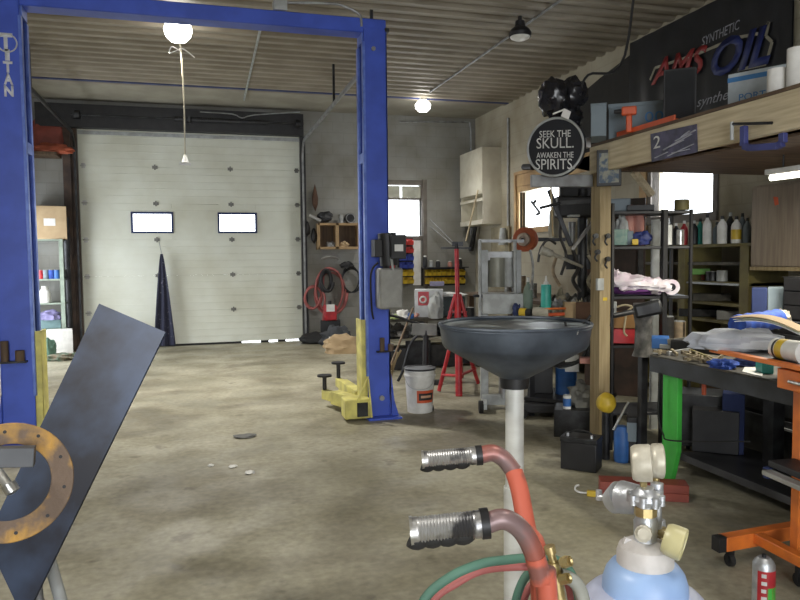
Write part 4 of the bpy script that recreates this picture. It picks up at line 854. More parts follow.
def coil(name, c, R0, r, n_, m, label, cat, nrm=(0, -1, 0), sq=1.25, hang=None):
    Rc = frame(nrm); c = V(c); pts = []
    for i in range(n_*24+1):
        a_ = 2*PI*i/24; k_ = 1+0.10*math.sin(i*0.37)+0.05*math.sin(i*0.11); pts.append(c+Rc @ V((R0*k_*math.cos(a_), R0*sq*k_*math.sin(a_)-0.02*math.sin(i*0.2), r*2.0*(i/24)-r*n_)))
    return solo(name, MB().sweep(pts, r, 8), m, label, cat)

# =====================================================================  GREEN LEGGED WORKBENCH
gx, gy, gz = onZ(656, 352, 0.86).x, onZ(656, 352, 0.86).y, 0.86
gz0 = 0.86; f1 = onZ(656, 354, gz0); f2 = onZ(800, 388, gz0)
GX = (f1.x+f2.x)/2; GY1 = f1.y; GY0 = GY1-2.2; GXB = GX+0.95
t = thing('steel_workbench', 'long dark steel workbench with a bright green leg under the loft', 'workbench', (GX+0.4, GY1-1, 0))
wpart('bench_top', MB().bb((GX, GY0, gz0-0.012), (GXB, GY1, gz0)), M_tarn, t, 0.003)
wpart('front_apron', MB().bb((GX, GY0, gz0-0.11), (GX+0.02, GY1, gz0-0.012)).bb((GX+0.02, GY1-0.02, gz0-0.11), (GXB, GY1, gz0-0.012)), M_btop, t, 0.002)
ly0, ly1 = onX(678, 420, GX+0.03).y, onX(663, 420, GX+0.03).y
def legm(x, ya, yb): return MB().poly([(x, ya, gz0-0.11), (x, yb, gz0-0.11), (x, yb, 0.0), (x, ya*0.45+yb*0.55, 0.0), (x, ya, 0.28)], 0.035)
wpart('leg', legm(GX+0.06, ly0, ly1), M_green, t, 0.003, label='bright green leg')
for x, y in ((GX+0.8, ly1-0.1), (GX+0.8, GY0+0.1), (GX+0.05, GY0+0.1)): wpart('leg', MB().bb((x, y, 0), (x+0.09, y+0.09, gz0-0.15)), M_dark, t)
lsx = onZ(679, 453, 0.12); wpart('lower_shelf', MB().bb((lsx.x, GY0, 0.10), (GXB, lsx.y, 0.12)), mat('shelf_black', (0.02, 0.021, 0.023), 0.35, 0.2, (0.035, 0.036, 0.038), 3), t); wpart('shelf_lip', MB().bb((lsx.x-0.02, GY0, 0.085), (lsx.x, lsx.y, 0.13)), mat('lip_highlight_grey', (0.10, 0.10, 0.105), 0.45, 0.3), t)  # paler lip colour carries the highlight along the shelf edge
wpart('back_panel', MB().bb((GX+0.55, GY0+0.2, 0.12), (GX+0.57, GY1-0.75, 0.52)), M_dark, t)
wpart('power_lead', MB().tube([(GX-0.012, ly1-0.02, gz0-0.10), (GX-0.014, ly1-0.01, 0.5), (GX-0.014, ly1-0.06, 0.38), (GX-0.014, ly0-0.02, 0.36), (GX+0.3, ly0-0.3, 0.4)], 0.005, 6), M_rub, t)
GZ = gz0+0.001
def onbench(px, py): return onZ(px, py, GZ)
# clutter on the bench
random.seed(11)
for px, py, L_, an, m, lb, nm, ct in ((690, 352, 0.5, 20, M_grey, 'long grey steel bar lying on the far end of the workbench', 'steel_bar', 'steel bar'), (700, 357, 0.35, 70, M_olive, 'short olive flat bar lying across the workbench', 'flat_bar', 'steel bar'), (683, 349, 0.3, 140, M_lgrey, 'pale short rod lying near the corner of the workbench', 'steel_rod', 'steel rod')):
    p = onbench(px, py); d = V((math.cos(R_(an)), math.sin(R_(an)), 0))*L_/2; solo(nm, MB().bar(p-d+V((0, 0, 0.012)), p+d+V((0, 0, 0.012)), 0.022, 0.03), m, lb, ct, bevel=0.003)
p = onbench(676, 356)
mb = MB()
for i in range(26):
    q = V((random.uniform(-0.06, 0.12), random.uniform(-0.35, 0.1), 0)); a_ = random.uniform(0, PI); d = V((math.cos(a_), math.sin(a_), 0))*random.uniform(0.02, 0.06); mb.bar(p+q-d+V((0, 0, 0.012)), p+q+d+V((0, 0, 0.012+random.uniform(0, 0.02))), 0.012, 0.016)
o = solo('metal_scrap', mb, mat('scrap_tan', (0.33, 0.28, 0.18), 0.6, 0.3, (0.15, 0.12, 0.08), 25), 'tan metal offcuts scattered on the corner of the dark workbench', 'scrap'); o['kind'] = 'stuff'
for i, (px, py, m, nm, lb) in enumerate(((722, 368, M_bcloth, 'blue_rag', 'blue rag bundled on the bench beside the orange tray'), (747, 366, M_navy, 'navy_rag', 'navy rag bundled on the bench under the orange tray'))):
    heap(nm, onbench(px, py), (0.075, 0.06, 0.035), m, lb, 'rag', i+3, 0.3)
solo('paper_sheet', MB().poly([onbench(742, 372), onbench(762, 377), onbench(765, 366), onbench(748, 362)], 0.004), M_paper, 'small white paper sheet on the bench just below the orange tray', 'paper')
p = onbench(768, 374); carton('teal_box', p, 0.06, 0.1, 0.06, M_teal, 'small teal box on the bench under the orange tray', yaw=20)
t = thing('grinder_arm', 'long pale metal tool handle lying on a dark block on the workbench', 'tool', onbench(700, 344))
wpart('handle', MB().bar(at(668, 342, 4.8), at(732, 335, 4.5), 0.025, 0.04), mat('pale_handle', (0.30, 0.28, 0.23), 0.6), t, 0.005)
b1 = at(690, 350, 4.7); wpart('block', MB().bar(pz(at(672, 350, 4.75), GZ+0.03), pz(at(728, 346, 4.45), GZ+0.03), 0.055, 0.08), M_black, t, 0.01)
# orange tray contents
zt2 = zt0 = 1.012
def ontray(px, py, z=1.013): return onZ(px, py, z)
heap('white_plastic_bag', ontray(752, 352)+V((0.02, 0.1, 0)), (0.24, 0.13, 0.07), mat('grey_white_bag', (0.52, 0.54, 0.58), 0.45, 0, (0.36, 0.38, 0.43), 7), 'crumpled pale grey plastic bag on the orange cart tray', 'plastic bag', 5, 0.28)
p = at(757, 334, 3.62); t = thing('paper_stack', 'curved pale printed papers lying on the plastic bag', 'papers', (p.x, p.y-0.05, p.z+0.03), face(p))
for i in range(3):
    mb = MB(); n_ = 10; v_ = []
    for k_ in range(n_+1):
        u_ = k_/n_; xx = -0.13+0.30*u_; z = 0.035-0.06*u_+0.03*math.sin(u_*PI)+i*0.012
        for yy in (-0.03-0.02*i, 0.12-0.02*i): v_.append((xx+yy*0.3, yy, z)); v_.append((xx+yy*0.3, yy, z+0.004))
    f_ = []
    for k_ in range(n_): a_ = 4*k_; f_ += [[a_, a_+4, a_+6, a_+2], [a_+1, a_+3, a_+7, a_+5], [a_, a_+1, a_+5, a_+4], [a_+2, a_+6, a_+7, a_+3]]
    f_ += [[0, 2, 3, 1], [4*n_, 4*n_+1, 4*n_+3, 4*n_+2]]; mb.add(v_, f_); lpart('paper', mb, [M_paper, mat('pale_green_paper', (0.62, 0.66, 0.5), 0.8), M_card][i], t)
p = ontray(787, 361); cx0 = V((p.x, p.y, 0)); dl = dr
t = thing('white_tub', 'white plastic tub with yellow and black label lying on the orange tray', 'tub', pz(p, 1.014))
c0 = pz(p-dr*0.07, 1.014+0.05); c1 = pz(p+dr*0.10, 1.014+0.05); cdn = (c1-c0).normalized()
wpart('tub_body', MB().cyl(c0, c1, 0.046, 0.05, 28), M_white, t); wpart('yellow_label', MB().cyl(c0+cdn*0.04, c0+cdn*0.085, 0.0475, 0.0485, 28, False), M_bin_y, t); wpart('black_label_mark', MB().cyl(c0+cdn*0.022, c0+cdn*0.036, 0.0473, 0.0477, 28, False), M_black, t)
wpart('tub_lid', MB().cyl(c1, c1+cdn*0.015, 0.054, n=28), M_white, t)
# black box & blue roll behind the tray, on the bench/wall side
Zb = 1.05
p = at(760, 330, 4.1)
t = thing('side_counter', 'dark counter with drawers behind the orange cart', 'counter', (GXB+0.45, 3.4, 0))
CXA, CXB_, CY0, CY1 = GXB+0.12, XR-0.12, 1.9, 4.35
wpart('counter_top', MB().bb((CXA-0.02, CY0, 1.0), (CXB_, CY1, 1.04)), M_btop, t, 0.003); wpart('cabinet_body', MB().bb((CXA, CY0, 0), (CXB_-0.02, CY1-0.02, 1.0)), M_black, t)
for i in range(3):
    for j in range(3): y0_ = CY1-0.10-0.75*(j+1); dd_ = wpart('drawer', MB().bb((CXA-0.015, y0_, 0.08+0.3*i), (CXA, y0_+0.72, 0.35+0.3*i)), M_dark, t, 0.003); wpart('drawer_handle', MB().bb((CXA-0.03, y0_+0.25, 0.29+0.3*i), (CXA-0.015, y0_+0.47, 0.305+0.3*i)), M_grey, dd_)
p = onZ(757, 326, 1.10); t = thing('blue_cloth_roll', 'rolled blue cloth with a pale stuffed end on the dark counter', 'cloth roll', (p.x, p.y, 1.041))
ra, rb_ = onZ(737, 325, 1.10), onZ(777, 319, 1.11); dv = (rb_-ra).normalized(); wpart('roll', MB().sweep([ra+dv*(i*(rb_-ra).length/14) for i in range(15)], [0.055+0.006*math.sin(i*1.9) for i in range(15)], 18), M_bcloth, t); wpart('stuffing', MB().blob(rb_+dv*0.04, (0.05, 0.05, 0.05), 0.3, 3, 2), mat('beige_stuffing', (0.5, 0.45, 0.36), 0.9), t)
q = onZ(783, 348, 1.041); 
t = thing('tool_chest', 'black tool chest at the right edge on the dark counter', 'tool chest', (CXA+0.25, q.y-0.25, 1.041))
ya = onX(783, 300, CXA+0.05).y; zt3 = onX(783, 277, CXA+0.05).z
wpart('chest_body', MB().bb((CXA+0.05, ya-0.75, 1.041), (CXA+0.5, ya, zt3)), M_black, t, 0.006)
for i in range(3): z0_ = 1.05+(zt3-1.05)/3*i; wpart('drawer', MB().bb((CXA+0.035, ya-0.73, z0_+0.004), (CXA+0.05, ya-0.02, z0_+(zt3-1.05)/3-0.004)), M_black, t, 0.003)
wpart('chest_edge', MB().bb((CXA+0.04, ya-0.75, zt3-0.002), (CXA+0.5, ya, zt3+0.004)), M_dark, t)
# ---- hanging brown cabinet, lamp
CBX = 4.72; cy1 = onX(752, 240, CBX).y; cz0 = onX(754, 268, CBX).z
t = thing('wall_cabinet', 'large brown plywood wall cabinet under the loft on the right', 'cabinet', (5.0, cy1-0.8, cz0))
wpart('cabinet_body', MB().bb((CBX, cy1-2.2, cz0), (XR-0.002, cy1, 2.1)), M_woodc, t, 0.004)
for i in range(3):
    dd_ = wpart('door', MB().bb((CBX-0.018, cy1-0.74*(i+1)+0.01, cz0+0.02), (CBX, cy1-0.74*i-0.01, 2.08)), M_woodc, t, 0.002)
wpart('bottom_rail', MB().bb((CBX-0.02, cy1-2.2, cz0-0.02), (CBX+0.02, cy1, cz0+0.012)), M_wood, t)
a = onX(776, 201, CBX-0.018); wpart('orange_sticker', MB().poly([a+V((-0.002, 0.03, 0.04)), a+V((-0.002, -0.02, 0.03)), a+V((-0.002, -0.03, -0.03)), a+V((-0.002, 0.01, -0.04))], 0.002), M_ored, t)
la = at(771, 178, 4.6); lb_ = pz(la, la.z)+V((0.1, -1.15, 0)); 
t = thing('fluorescent_lamp', 'lit fluorescent tube lamp fixed under the loft at right', 'lamp', (la.x, la.y, la.z))
wpart('housing', MB().bar(la+V((0, 0, 0.035)), lb_+V((0, 0, 0.035)), 0.035, 0.12, up=(1, 0, 0)), M_white, t, 0.004)
wpart('lamp_tube', MB().cyl(la, lb_, 0.019), M_tube, t)
wpart('hanger_chain', MB().cyl(la+V((0, -0.1, 0.05)), pz(la+V((0, -0.1, 0)), 2.14), 0.006), M_dark, t)
al = area('fluorescent_light', (la+lb_)/2-V((0, 0, 0.03)), (0, 0, math.atan2(-(lb_.x-la.x), lb_.y-la.y)), 0.05, 1.1, 65, (1, 0.95, 0.8))
# small fittings: blue crates behind cabinet zone
p = onX(757, 288, 4.9); 
# ---- olive shelf unit on right wall with bottles
SX = 4.78; sy0, sy1 = onX(751, 280, SX).y, onX(690, 280, SX).y+0.9; sz = onX(745, 243, SX).z
t = thing('olive_shelving', 'olive painted wooden shelving along the right wall beneath the loft window', 'shelving', (5.0, (sy0+sy1)/2, 0))
zs = [sz, onX(700, 262, SX).z, onX(700, 281, SX).z, onX(700, 301, SX).z, onX(700, 318, SX).z, 0.45, 0.12]
for i, z in enumerate(zs): wpart('shelf', MB().bb((SX, sy0, z-0.03), (XR-0.005, sy1, z)), M_olive if i != 1 else M_tarn, t, 0.002)
for y in (sy0, sy0+(sy1-sy0)/2, sy1-0.06): wpart('shelf_upright', MB().bb((SX-0.03, y-0.0, 0), (XR-0.005, y+0.11, sz-0.03)), M_olive, t, 0.002)
wpart('edge_strip', MB().bb((SX-0.012, sy0, zs[2]-0.03), (SX, sy1, zs[2]-0.01)), M_grey, t)
GB = 'cleaner bottles on the olive shelf'
bl = [(694, 24, 7, M_dark, 'black bottle leftmost on the olive shelf by the cans'), (700, 26, 7, M_teal, 'thin teal bottle near left end of the olive shelf'), (707, 30, 8, M_white, 'tall white spray bottle standing left on the olive shelf'), (717, 22, 8, M_bluegrey, 'squat blue grey bottle between tall white bottles'), (722, 28, 9, M_white, 'white jug shaped bottle at the middle of the olive shelf'), (730, 31, 8, M_dark, 'tall dark bottle at the middle of the olive shelf'), (736, 27, 9, M_white, 'pale bottle with yellow edge label on the olive shelf'), (742, 30, 7, M_bluegrey, 'grey bottle rightmost but one on the olive shelf'), (747, 25, 7, M_bluegrey, 'small grey bottle at the right end of the olive shelf')]
for i, (px, hp, wp, m, lb) in enumerate(bl):
    X = SX+0.10+0.07*(i % 2); b_ = onX(px, 243, X); d_ = (b_-CAM).dot(fwd); bottle('cleaner_bottle', pz(b_, sz+0.001), wp/2*d_/F*1.05, hp*d_/F, m, lb, group=GB, cap=M_dark if m != M_dark else M_lgrey, lab=M_bin_y if i == 6 else None)
for i, (px, h_, m, lb) in enumerate(((660, 22, M_white, 'white spray bottle behind the black rack, left'), (668, 25, M_white, 'white spray bottle behind the black rack, right'), (676, 20, M_dark, 'dark bottle behind the rack before the loft window'), (684, 22, M_red, 'red bottle behind the rack before the loft window'))):
    b_ = onX(px, 240, SX+0.12); d_ = (b_-CAM).dot(fwd)
    if b_.y < sy1-0.1: bottle('spray_bottle', pz(b_, sz+0.001), 3.6*d_/F, h_*d_/F*1.1, m, lb, group='bottles behind the black rack')
b_ = onX(700, 281, SX+0.1); carton('green_box', pz(b_, zs[2]+0.06), 0.19, 0.2, 0.06, M_lime, 'bright green flat box stacked upon the red box on the olive shelf')
carton('red_box', pz(b_+V((0, 0.12, 0)), zs[2]+0.001), 0.24, 0.22, 0.055, M_ored, 'flat red orange box beneath the green box', 'box')
b_ = onX(722, 281, SX+0.1); canister('grey_can', pz(b_, zs[2]+0.001), 0.05, 0.10, M_lgrey, 'small grey can beside the green box on the olive shelf')
b_ = onX(712, 281, SX+0.1); canister('dark_tin', pz(b_, zs[2]+0.001), 0.06, 0.09, M_dark, 'small dark tin between the green box and the grey can')
for i, (px, py, k_, w_, h_, m, lb) in enumerate(((672, 301, 3, 0.3, 0.09, M_dark, 'dark parts case at left on the lower olive shelf'), (712, 301, 3, 0.35, 0.07, M_tarn, 'dull brown case at the middle of the lower olive shelf'), (700, 318, 4, 0.4, 0.08, M_dark, 'dark long case on the bottom visible olive shelf'), (728, 318, 4, 0.2, 0.09, M_grey, 'grey small case at the right of the bottom visible shelf'))):
    b_ = onX(px, py, SX+0.08); carton('parts_case', pz(b_, zs[k_]+0.001), w_, 0.2, h_, m, lb, 'case')
# ---- crates right of shelving under cabinet
for px0, px1, pt, pb, m, lb in ((752, 766, 288, 316, M_navy, 'navy plastic crate under the brown wall cabinet'), (768, 782, 285, 316, M_bluegrey, 'blue grey crate under the brown cabinet beside the tool chest')):
    p = at((px0+px1)/2, pb, 5.0); carton('plastic_crate', pz(p, 1.041) if p.y < CY1 and p.x > CXA else p, (px1-px0)*5.0/F, 0.2, (pb-pt)*5/F, m, lb, 'crate')
# ---- black metal rack
RD = 5.35; ra = at(612, 300, RD); rb_ = at(690, 300, RD); zf = 0
t = thing('black_metal_rack', 'black metal rack with shelves standing behind the timber post', 'rack', ((ra.x+rb_.x)/2, (ra.y+rb_.y)/2, 0))
bk = V((rgt.y*-1, rgt.x, 0)).normalized()*0.38
rz_ = [at(650, 210, RD).z, at(650, 245, RD).z, at(650, 295, RD).z, 0.82, 0.3]
for q in (ra, rb_, ra+bk, rb_+bk): wpart('upright', MB().bar(pz(q, 0), pz(q, rz_[0]+(0.05 if q in (ra,) else 0)), 0.02, 0.02), M_black, t)
m1 = ra+(rb_-ra)*0.58; m1 = ra+(rb_-ra)*0.66; wpart('centre_upright', MB().bar(pz(m1, 0), pz(m1, rz_[0]), 0.042, 0.04), M_black, t, 0.004)
for i, z in enumerate(rz_): wpart('shelf', MB().poly([pz(ra, z-0.03), pz(rb_, z-0.03), pz(rb_+bk, z-0.03), pz(ra+bk, z-0.03)], 0.022), M_black, t, 0.003)
def onrack(px, k_, dpt=0.12):
    # point over rack shelf k at pixel column px
    r = ray(px, 260); n_ = V((bk.x, bk.y, 0)).normalized(); s__ = (V((ra.x, ra.y, 0))+n_*dpt).dot(n_)/V((r.x, r.y, 0)).dot(n_); return V((r.x*s__, r.y*s__, rz_[k_]+0.002))
canister('round_tin', onrack(681, 0), 0.055, 0.075, M_olive, 'flat dark round tin on top of the black rack before the window', 'tin')
carton('tool_case', onrack(640, 0), 0.20, 0.2, 0.045, M_black, 'flat black case on top of the black rack', 'case')
carton('blue_grey_bin', onrack(618, 0, 0.2), 0.18, 0.2, 0.10, M_bluegrey, 'blue grey bin on top of the black rack near the post', 'bin')
carton('small_parts_box', onrack(619, 1), 0.11, 0.12, 0.125, mat('pale_green_carton', (0.32, 0.42, 0.36), 0.7, 0, (0.2, 0.32, 0.28), 20), 'pale green white carton on the second rack shelf beside the post', yaw=-12)
carton('teal_carton', onrack(630, 1), 0.05, 0.1, 0.11, M_bluegrey, 'narrow grey teal carton on the second rack shelf', 'box')
carton('yellow_box', onrack(635, 1, 0.04), 0.045, 0.05, 0.045, M_bin_y, 'tiny yellow box at the front of the second rack shelf', 'box')
heap('blue_glove', onrack(641, 1)+V((0, 0, 0.0)), (0.07, 0.05, 0.07), M_txtb, 'crumpled dark blue glove on the second rack shelf', 'glove', 3)
heap('clear_wrap', onrack(621, 1, 0.2)+V((0, 0, 0.0)), (0.05, 0.05, 0.16), M_lgrey, 'crumpled clear plastic behind the pale green carton', 'plastic wrap', 8)
for i, px in enumerate((629, 638)): bottle('pink_bottle', onrack(px, 1, 0.27), 0.045, 0.32, M_pink, ('left' if not i else 'right')+' one of two salmon pink bottles at the back of the rack', neck=0.8, cap=M_pink)
canister('chrome_can', onrack(680, 1), 0.028, 0.11, M_chrome, 'shiny chrome can on the second rack shelf at right', 'can')
canister('white_can', onrack(667, 1), 0.035, 0.15, M_white, 'white can on the second rack shelf beside the chrome one', 'can')
# white / pink bag on shelf
q = onrack(632, 2, 0.1); t = thing('pink_white_bag', 'bundled white plastic bag with purple underside lying on the rack shelf', 'plastic bag', q, face(q))
lpart('bag_body', MB().blob((-0.03, -0.03, 0.085), (0.17, 0.10, 0.07), 0.32, 2.6, 12).blob((0.16, -0.03, 0.07), (0.13, 0.08, 0.055), 0.30, 2.6, 15).blob((-0.14, -0.03, 0.12), (0.07, 0.06, 0.07), 0.3, 2.6, 18), M_pbag, t); lpart('purple_underside', MB().blob((0, 0.0, 0.035), (0.24, 0.09, 0.045), 0.2, 2, 5, flat=-0.035), mat('purple_cloth', (0.12, 0.03, 0.16), 0.8), t)
q = onrack(672, 2, 0.0); t = thing('tape_roll', 'white tape roll standing on edge with a dark centre on the rack', 'tape roll', q)
nq = (CAM-q); nq.z = 0; nq.normalize()
wpart('tape', MB().lathe([(0.030, -0.025), (0.058, -0.025), (0.058, 0.025), (0.030, 0.025)], q+V((0, 0, 0.058))+nq*0.03, 32, frame(nq), True), M_pbag, t); wpart('core', MB().lathe([(0.0, -0.02), (0.0295, -0.02), (0.0295, 0.0), (0, 0)], q+V((0, 0, 0.058))+nq*0.03, 28, frame(nq)), M_black, t)
# grey switch box and rope at the post, boxes below
q = at(615, 309, 5.1); carton('switch_box', onrack(614, 2, 0.0)+V((0, 0, -0.15)), 0.045, 0.04, 0.1, M_lgrey, 'small grey switch box under the rack shelf beside the post', 'switch box')
t = solo('rope', MB().tube([at(617, 307, 5.31), at(625, 305, 5.31), at(632, 307, 5.31), at(627, 312, 5.31), at(625, 322, 5.31), at(624, 332, 5.31), at(627, 336, 5.31)], 0.008, 8), mat('hemp', (0.42, 0.36, 0.24), 0.9), 'short beige rope hanging down beside the grey switch box', 'rope')
carton('wooden_crate', onrack(622, 3, 0.02)+V((0, 0, 0.12)), 0.24, 0.2, 0.12, mat('crate_tan', (0.32, 0.17, 0.06), 0.7), 'tan wooden crate on the red toolbox beside the post', 'crate')
carton('red_toolbox', onrack(627, 3, 0.02), 0.26, 0.2, 0.118, M_red, 'red metal toolbox beneath the tan wooden crate', 'toolbox')
# bench vise pedestal
q = at(643, 352, 4.95); t = thing('bench_vise', 'grey bench vise with a tall jaw standing at the far workbench corner', 'vise', (q.x, q.y, 0.8))
vz = lambda py: at(643, py, 4.95).z
M_vise = mat('mottled_vise', (0.17, 0.16, 0.15), 0.6, 0.3, (0.06, 0.06, 0.055), 14)
wpart('vise_column', MB().lathe([(0.075, vz(356)), (0.06, vz(350)), (0.055, vz(325)), (0.07, vz(312)), (0.07, vz(303)), (0, vz(303))], (q.x, q.y, 0), 20), M_vise, t)
wpart('vise_jaw', MB().bar(at(634, 312, 4.85), at(662, 306, 4.8), 0.075, 0.10), M_dark, t, 0.02); wpart('vise_screw', MB().cyl(at(632, 312, 4.8), at(612, 316, 4.7), 0.018).cyl(at(613, 308, 4.7), at(611, 326, 4.7), 0.009), M_dark, t)
wpart('pedestal', MB().bb((q.x-0.025, q.y-0.025, 0), (q.x+0.025, q.y+0.025, vz(356))), M_dark, t, 0.004)
carton('blue_case', pz(at(657, 345, 5.2), GZ) if False else at(660, 349, 4.9), 0.12, 0.15, 0.08, M_blu2, 'small blue case beside the vise at the back of the workbench', 'case')
# under-bench clutter
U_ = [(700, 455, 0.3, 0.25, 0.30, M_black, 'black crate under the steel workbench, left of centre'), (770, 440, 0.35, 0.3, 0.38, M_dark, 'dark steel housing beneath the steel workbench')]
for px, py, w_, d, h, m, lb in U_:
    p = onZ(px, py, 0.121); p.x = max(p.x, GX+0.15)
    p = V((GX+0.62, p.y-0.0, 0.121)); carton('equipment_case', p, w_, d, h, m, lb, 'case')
p = onX(704, 387, GX+0.3); solo('hanging_screwdriver', MB().cyl(p+V((0, 0, 0.05)), p-V((0, 0, 0.05)), 0.014), M_ored, 'small red screwdriver handle hanging under the workbench behind the green leg', 'screwdriver')
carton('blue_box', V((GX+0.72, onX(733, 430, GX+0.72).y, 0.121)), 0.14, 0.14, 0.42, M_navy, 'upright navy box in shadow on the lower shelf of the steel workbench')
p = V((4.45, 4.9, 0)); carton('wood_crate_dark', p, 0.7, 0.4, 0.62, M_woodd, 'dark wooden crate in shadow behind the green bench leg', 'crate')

# =====================================================================  FLOOR AROUND THE POST
p = flo(578, 471); t = thing('car_battery', 'black car battery on the floor before the timber post', 'battery', p, face(p)+R_(-15))
s_ = (p-CAM).dot(fwd)/F; lpart('battery_case', MB().bb((-18*s_, 0, 0), (18*s_, 0.17, 28*s_)), M_black, t, 0.006); lpart('battery_lid', MB().bb((-18.5*s_, -0.004, 28*s_), (18.5*s_, 0.174, 33*s_)), M_dark, t, 0.004)
for sx in (-1, 1): lpart('terminal', MB().cyl((sx*12*s_, 0.04, 33*s_), (sx*12*s_, 0.04, 36*s_), 0.011, 0.009, 14), M_alu, t)
lpart('carry_strap', MB().tube([(-14*s_, 0.09, 33*s_), (-6*s_, 0.08, 38*s_), (6*s_, 0.08, 38*s_), (14*s_, 0.09, 33*s_)], 0.006, 6), M_rub, t)
p = flo(622, 462); s_ = (p-CAM).dot(fwd)/F
t = thing('air_compressor', 'small blue and black compressor with a yellow ball behind the timber post', 'compressor', p, face(p))
lpart('tank', MB().lathe([(0, 0), (0.055, 0), (0.06, 0.02), (0.06, 0.22), (0.04, 0.26), (0, 0.27)], (0, 0.02, 0), 24), M_blu2, t)
lpart('motor_block', MB().bb((0.03, -0.02, 0.0), (0.17, 0.16, 0.34)), M_black, t, 0.01); lpart('side_plate', MB().bb((0.03, -0.026, 0.16), (0.10, -0.02, 0.30)), M_bluegrey, t, 0.008)
lpart('yellow_cap', MB().blob((-0.115, 0.05, 0.42), (0.07, 0.07, 0.075), 0.05, 1.5, 1), M_bin_y, t, label='round yellow ball shaped cap'); lpart('cap_neck', MB().cyl((-0.115, 0.05, 0.0), (-0.115, 0.05, 0.36), 0.03), M_dark, t)
lpart('pull_bar', MB().cyl((-0.06, -0.03, 0.24), (0.04, -0.03, 0.45), 0.009), M_chrome, t)
# dark red boards
a = flo(600, 498); b = flo(689, 503); dd2 = (b-a).normalized(); nn = V((-dd2.y, dd2.x, 0)); nn = nn if nn.y > 0 else -nn
for i, lb in enumerate(('bottom dark red board lying flat on the floor behind the regulator', 'top dark red board stacked on another behind the regulator')):
    mb = MB().poly([pz(a+nn*0.0, 0.001+0.052*i), pz(b, 0.001+0.052*i), pz(b+nn*0.13, 0.001+0.052*i), pz(a+nn*0.13, 0.001+0.052*i)], 0.05)
    if min(q.z for q in mb.v) < -0.01: mb = MB().poly([pz(a+nn*0.13, 0.001+0.052*i), pz(b+nn*0.13, 0.001+0.052*i), pz(b, 0.001+0.052*i), pz(a, 0.001+0.052*i)], 0.05)
    solo('red_board', mb, M_dred, lb, 'board', 'dark red boards', bevel=0.002)
p = flo(590, 497); t = thing('yellow_hook', 'yellow strap buckle with a small white hook lying on the floor', 'hook', p, face(p))
lpart('buckle', MB().bb((-0.02, 0, 0), (0.04, 0.035, 0.035)), M_bin_y, t, 0.006); lpart('hook', MB().tube([(-0.02, 0.015, 0.02), (-0.06, 0.015, 0.02), (-0.09, 0.015, 0.035), (-0.085, 0.015, 0.06), (-0.065, 0.015, 0.065)], 0.006, 6), M_white, t)
# floor specks
for px, py, s_, nm in ((211, 466, 0.02, 'leftmost'), (233, 467, 0.028, 'middle'), (250, 473, 0.032, 'rightmost')):
    p = flo(px, py); solo('plastic_scrap', MB().blob(p+V((0, 0, 0.006)), (s_, s_*1.2, 0.006), 0.3, 2, px), M_paper, f'{nm} of the three white plastic scraps in the middle of the floor', 'scrap', 'white scraps on the floor')
p = flo(245, 437); solo('flat_washer', MB().blob(p+V((0, 0, 0.01)), (0.09, 0.07, 0.010), 0.2, 2, 3), mat('flat_grey_bit', (0.14, 0.14, 0.13), 0.7), 'flat grey shard on the floor before the lift arms', 'shard')

# =====================================================================  MIDDLE BENCH WITH MACHINES (behind the funnel)
mbz = 0.92; mA = onZ(500, 322, mbz); mB_ = onZ(610, 326, mbz)
MX0, MX1 = 3.35, XR-0.02; MY0, MY1 = 6.15, 10.9
# bench along the right wall
MX0 = onY(520, 316, 8.8).x; MX0 = 4.25
t = thing('wooden_workbench', 'long cluttered wooden workbench along the right wall under the pine framed window', 'workbench', (4.7, 8.6, 0))
wpart('bench_top', MB().bb((MX0, 5.6 if False else sy1+0.05, mbz-0.05), (MX1, MY1, mbz)), M_woodd, t, 0.004)
for y in (sy1+0.1, 9.2, MY1-0.1): wpart('leg', MB().bb((MX0+0.02, y, 0), (MX0+0.11, y+0.09, mbz-0.05)), M_woodd, t)
wpart('low_shelf', MB().bb((MX0+0.05, sy1+0.1, 0.28), (MX1, MY1-0.1, 0.31)), M_woodd, t)
# nearer rolling bench carrying drill press etc. at depth 6.3
tA = at(524, 321, 6.55); tB = at(604, 321, 6.2); tz = 0.93
t = thing('machine_stand', 'low dark machine bench full of tools behind the funnel pan and post', 'machine bench', ((tA.x+tB.x)/2, (tA.y+tB.y)/2, 0))
dv = (tB-tA); dv.z = 0; dvn = dv.normalized(); nb = V((-dvn.y, dvn.x, 0))*0.6
wpart('bench_top', MB().poly([pz(tA, tz-0.05), pz(tB, tz-0.05), pz(tB+nb, tz-0.05), pz(tA+nb, tz-0.05)], 0.05), M_black, t, 0.004)
for q in (tA+dvn*0.05+nb*0.1, tB-dvn*0.05+nb*0.1, tA+dvn*0.05+nb*0.9, tB-dvn*0.05+nb*0.9): wpart('leg', MB().bar(pz(q, 0), pz(q, tz-0.05), 0.05, 0.05), M_black, t)
wpart('low_shelf', MB().poly([pz(tA, 0.15), pz(tB, 0.15), pz(tB+nb, 0.15), pz(tA+nb, 0.15)], 0.03), M_black, t)
def onst(px, dpt=0.12, z=None):
    r = ray(px, 300); n_ = V((nb.x, nb.y, 0)).normalized(); s__ = (V((tA.x, tA.y, 0))+n_*dpt).dot(n_)/V((r.x, r.y, 0)).dot(n_); return V((r.x*s__, r.y*s__, tz+0.001 if z is None else z))
p = onst(546, 0.08)+V((0, 0, 0.06)); t = thing('green_bottle', 'bright teal green straight bottle with a pale nozzle standing behind the funnel', 'bottle', p)
lpart('bottle_body', MB().lathe([(0, 0), (0.045, 0), (0.048, 0.01), (0.048, 0.235), (0.042, 0.25), (0, 0.25)], n=24), M_teal, t); lpart('nozzle', MB().lathe([(0.024, 0.25), (0.022, 0.27), (0.012, 0.285), (0.008, 0.33), (0, 0.33)], n=16), M_white, t)
carton('teal_stand_block', onst(546, 0.04), 0.12, 0.1, 0.058, M_dark, 'flat dark block under the teal bottle on the machine bench', 'block')
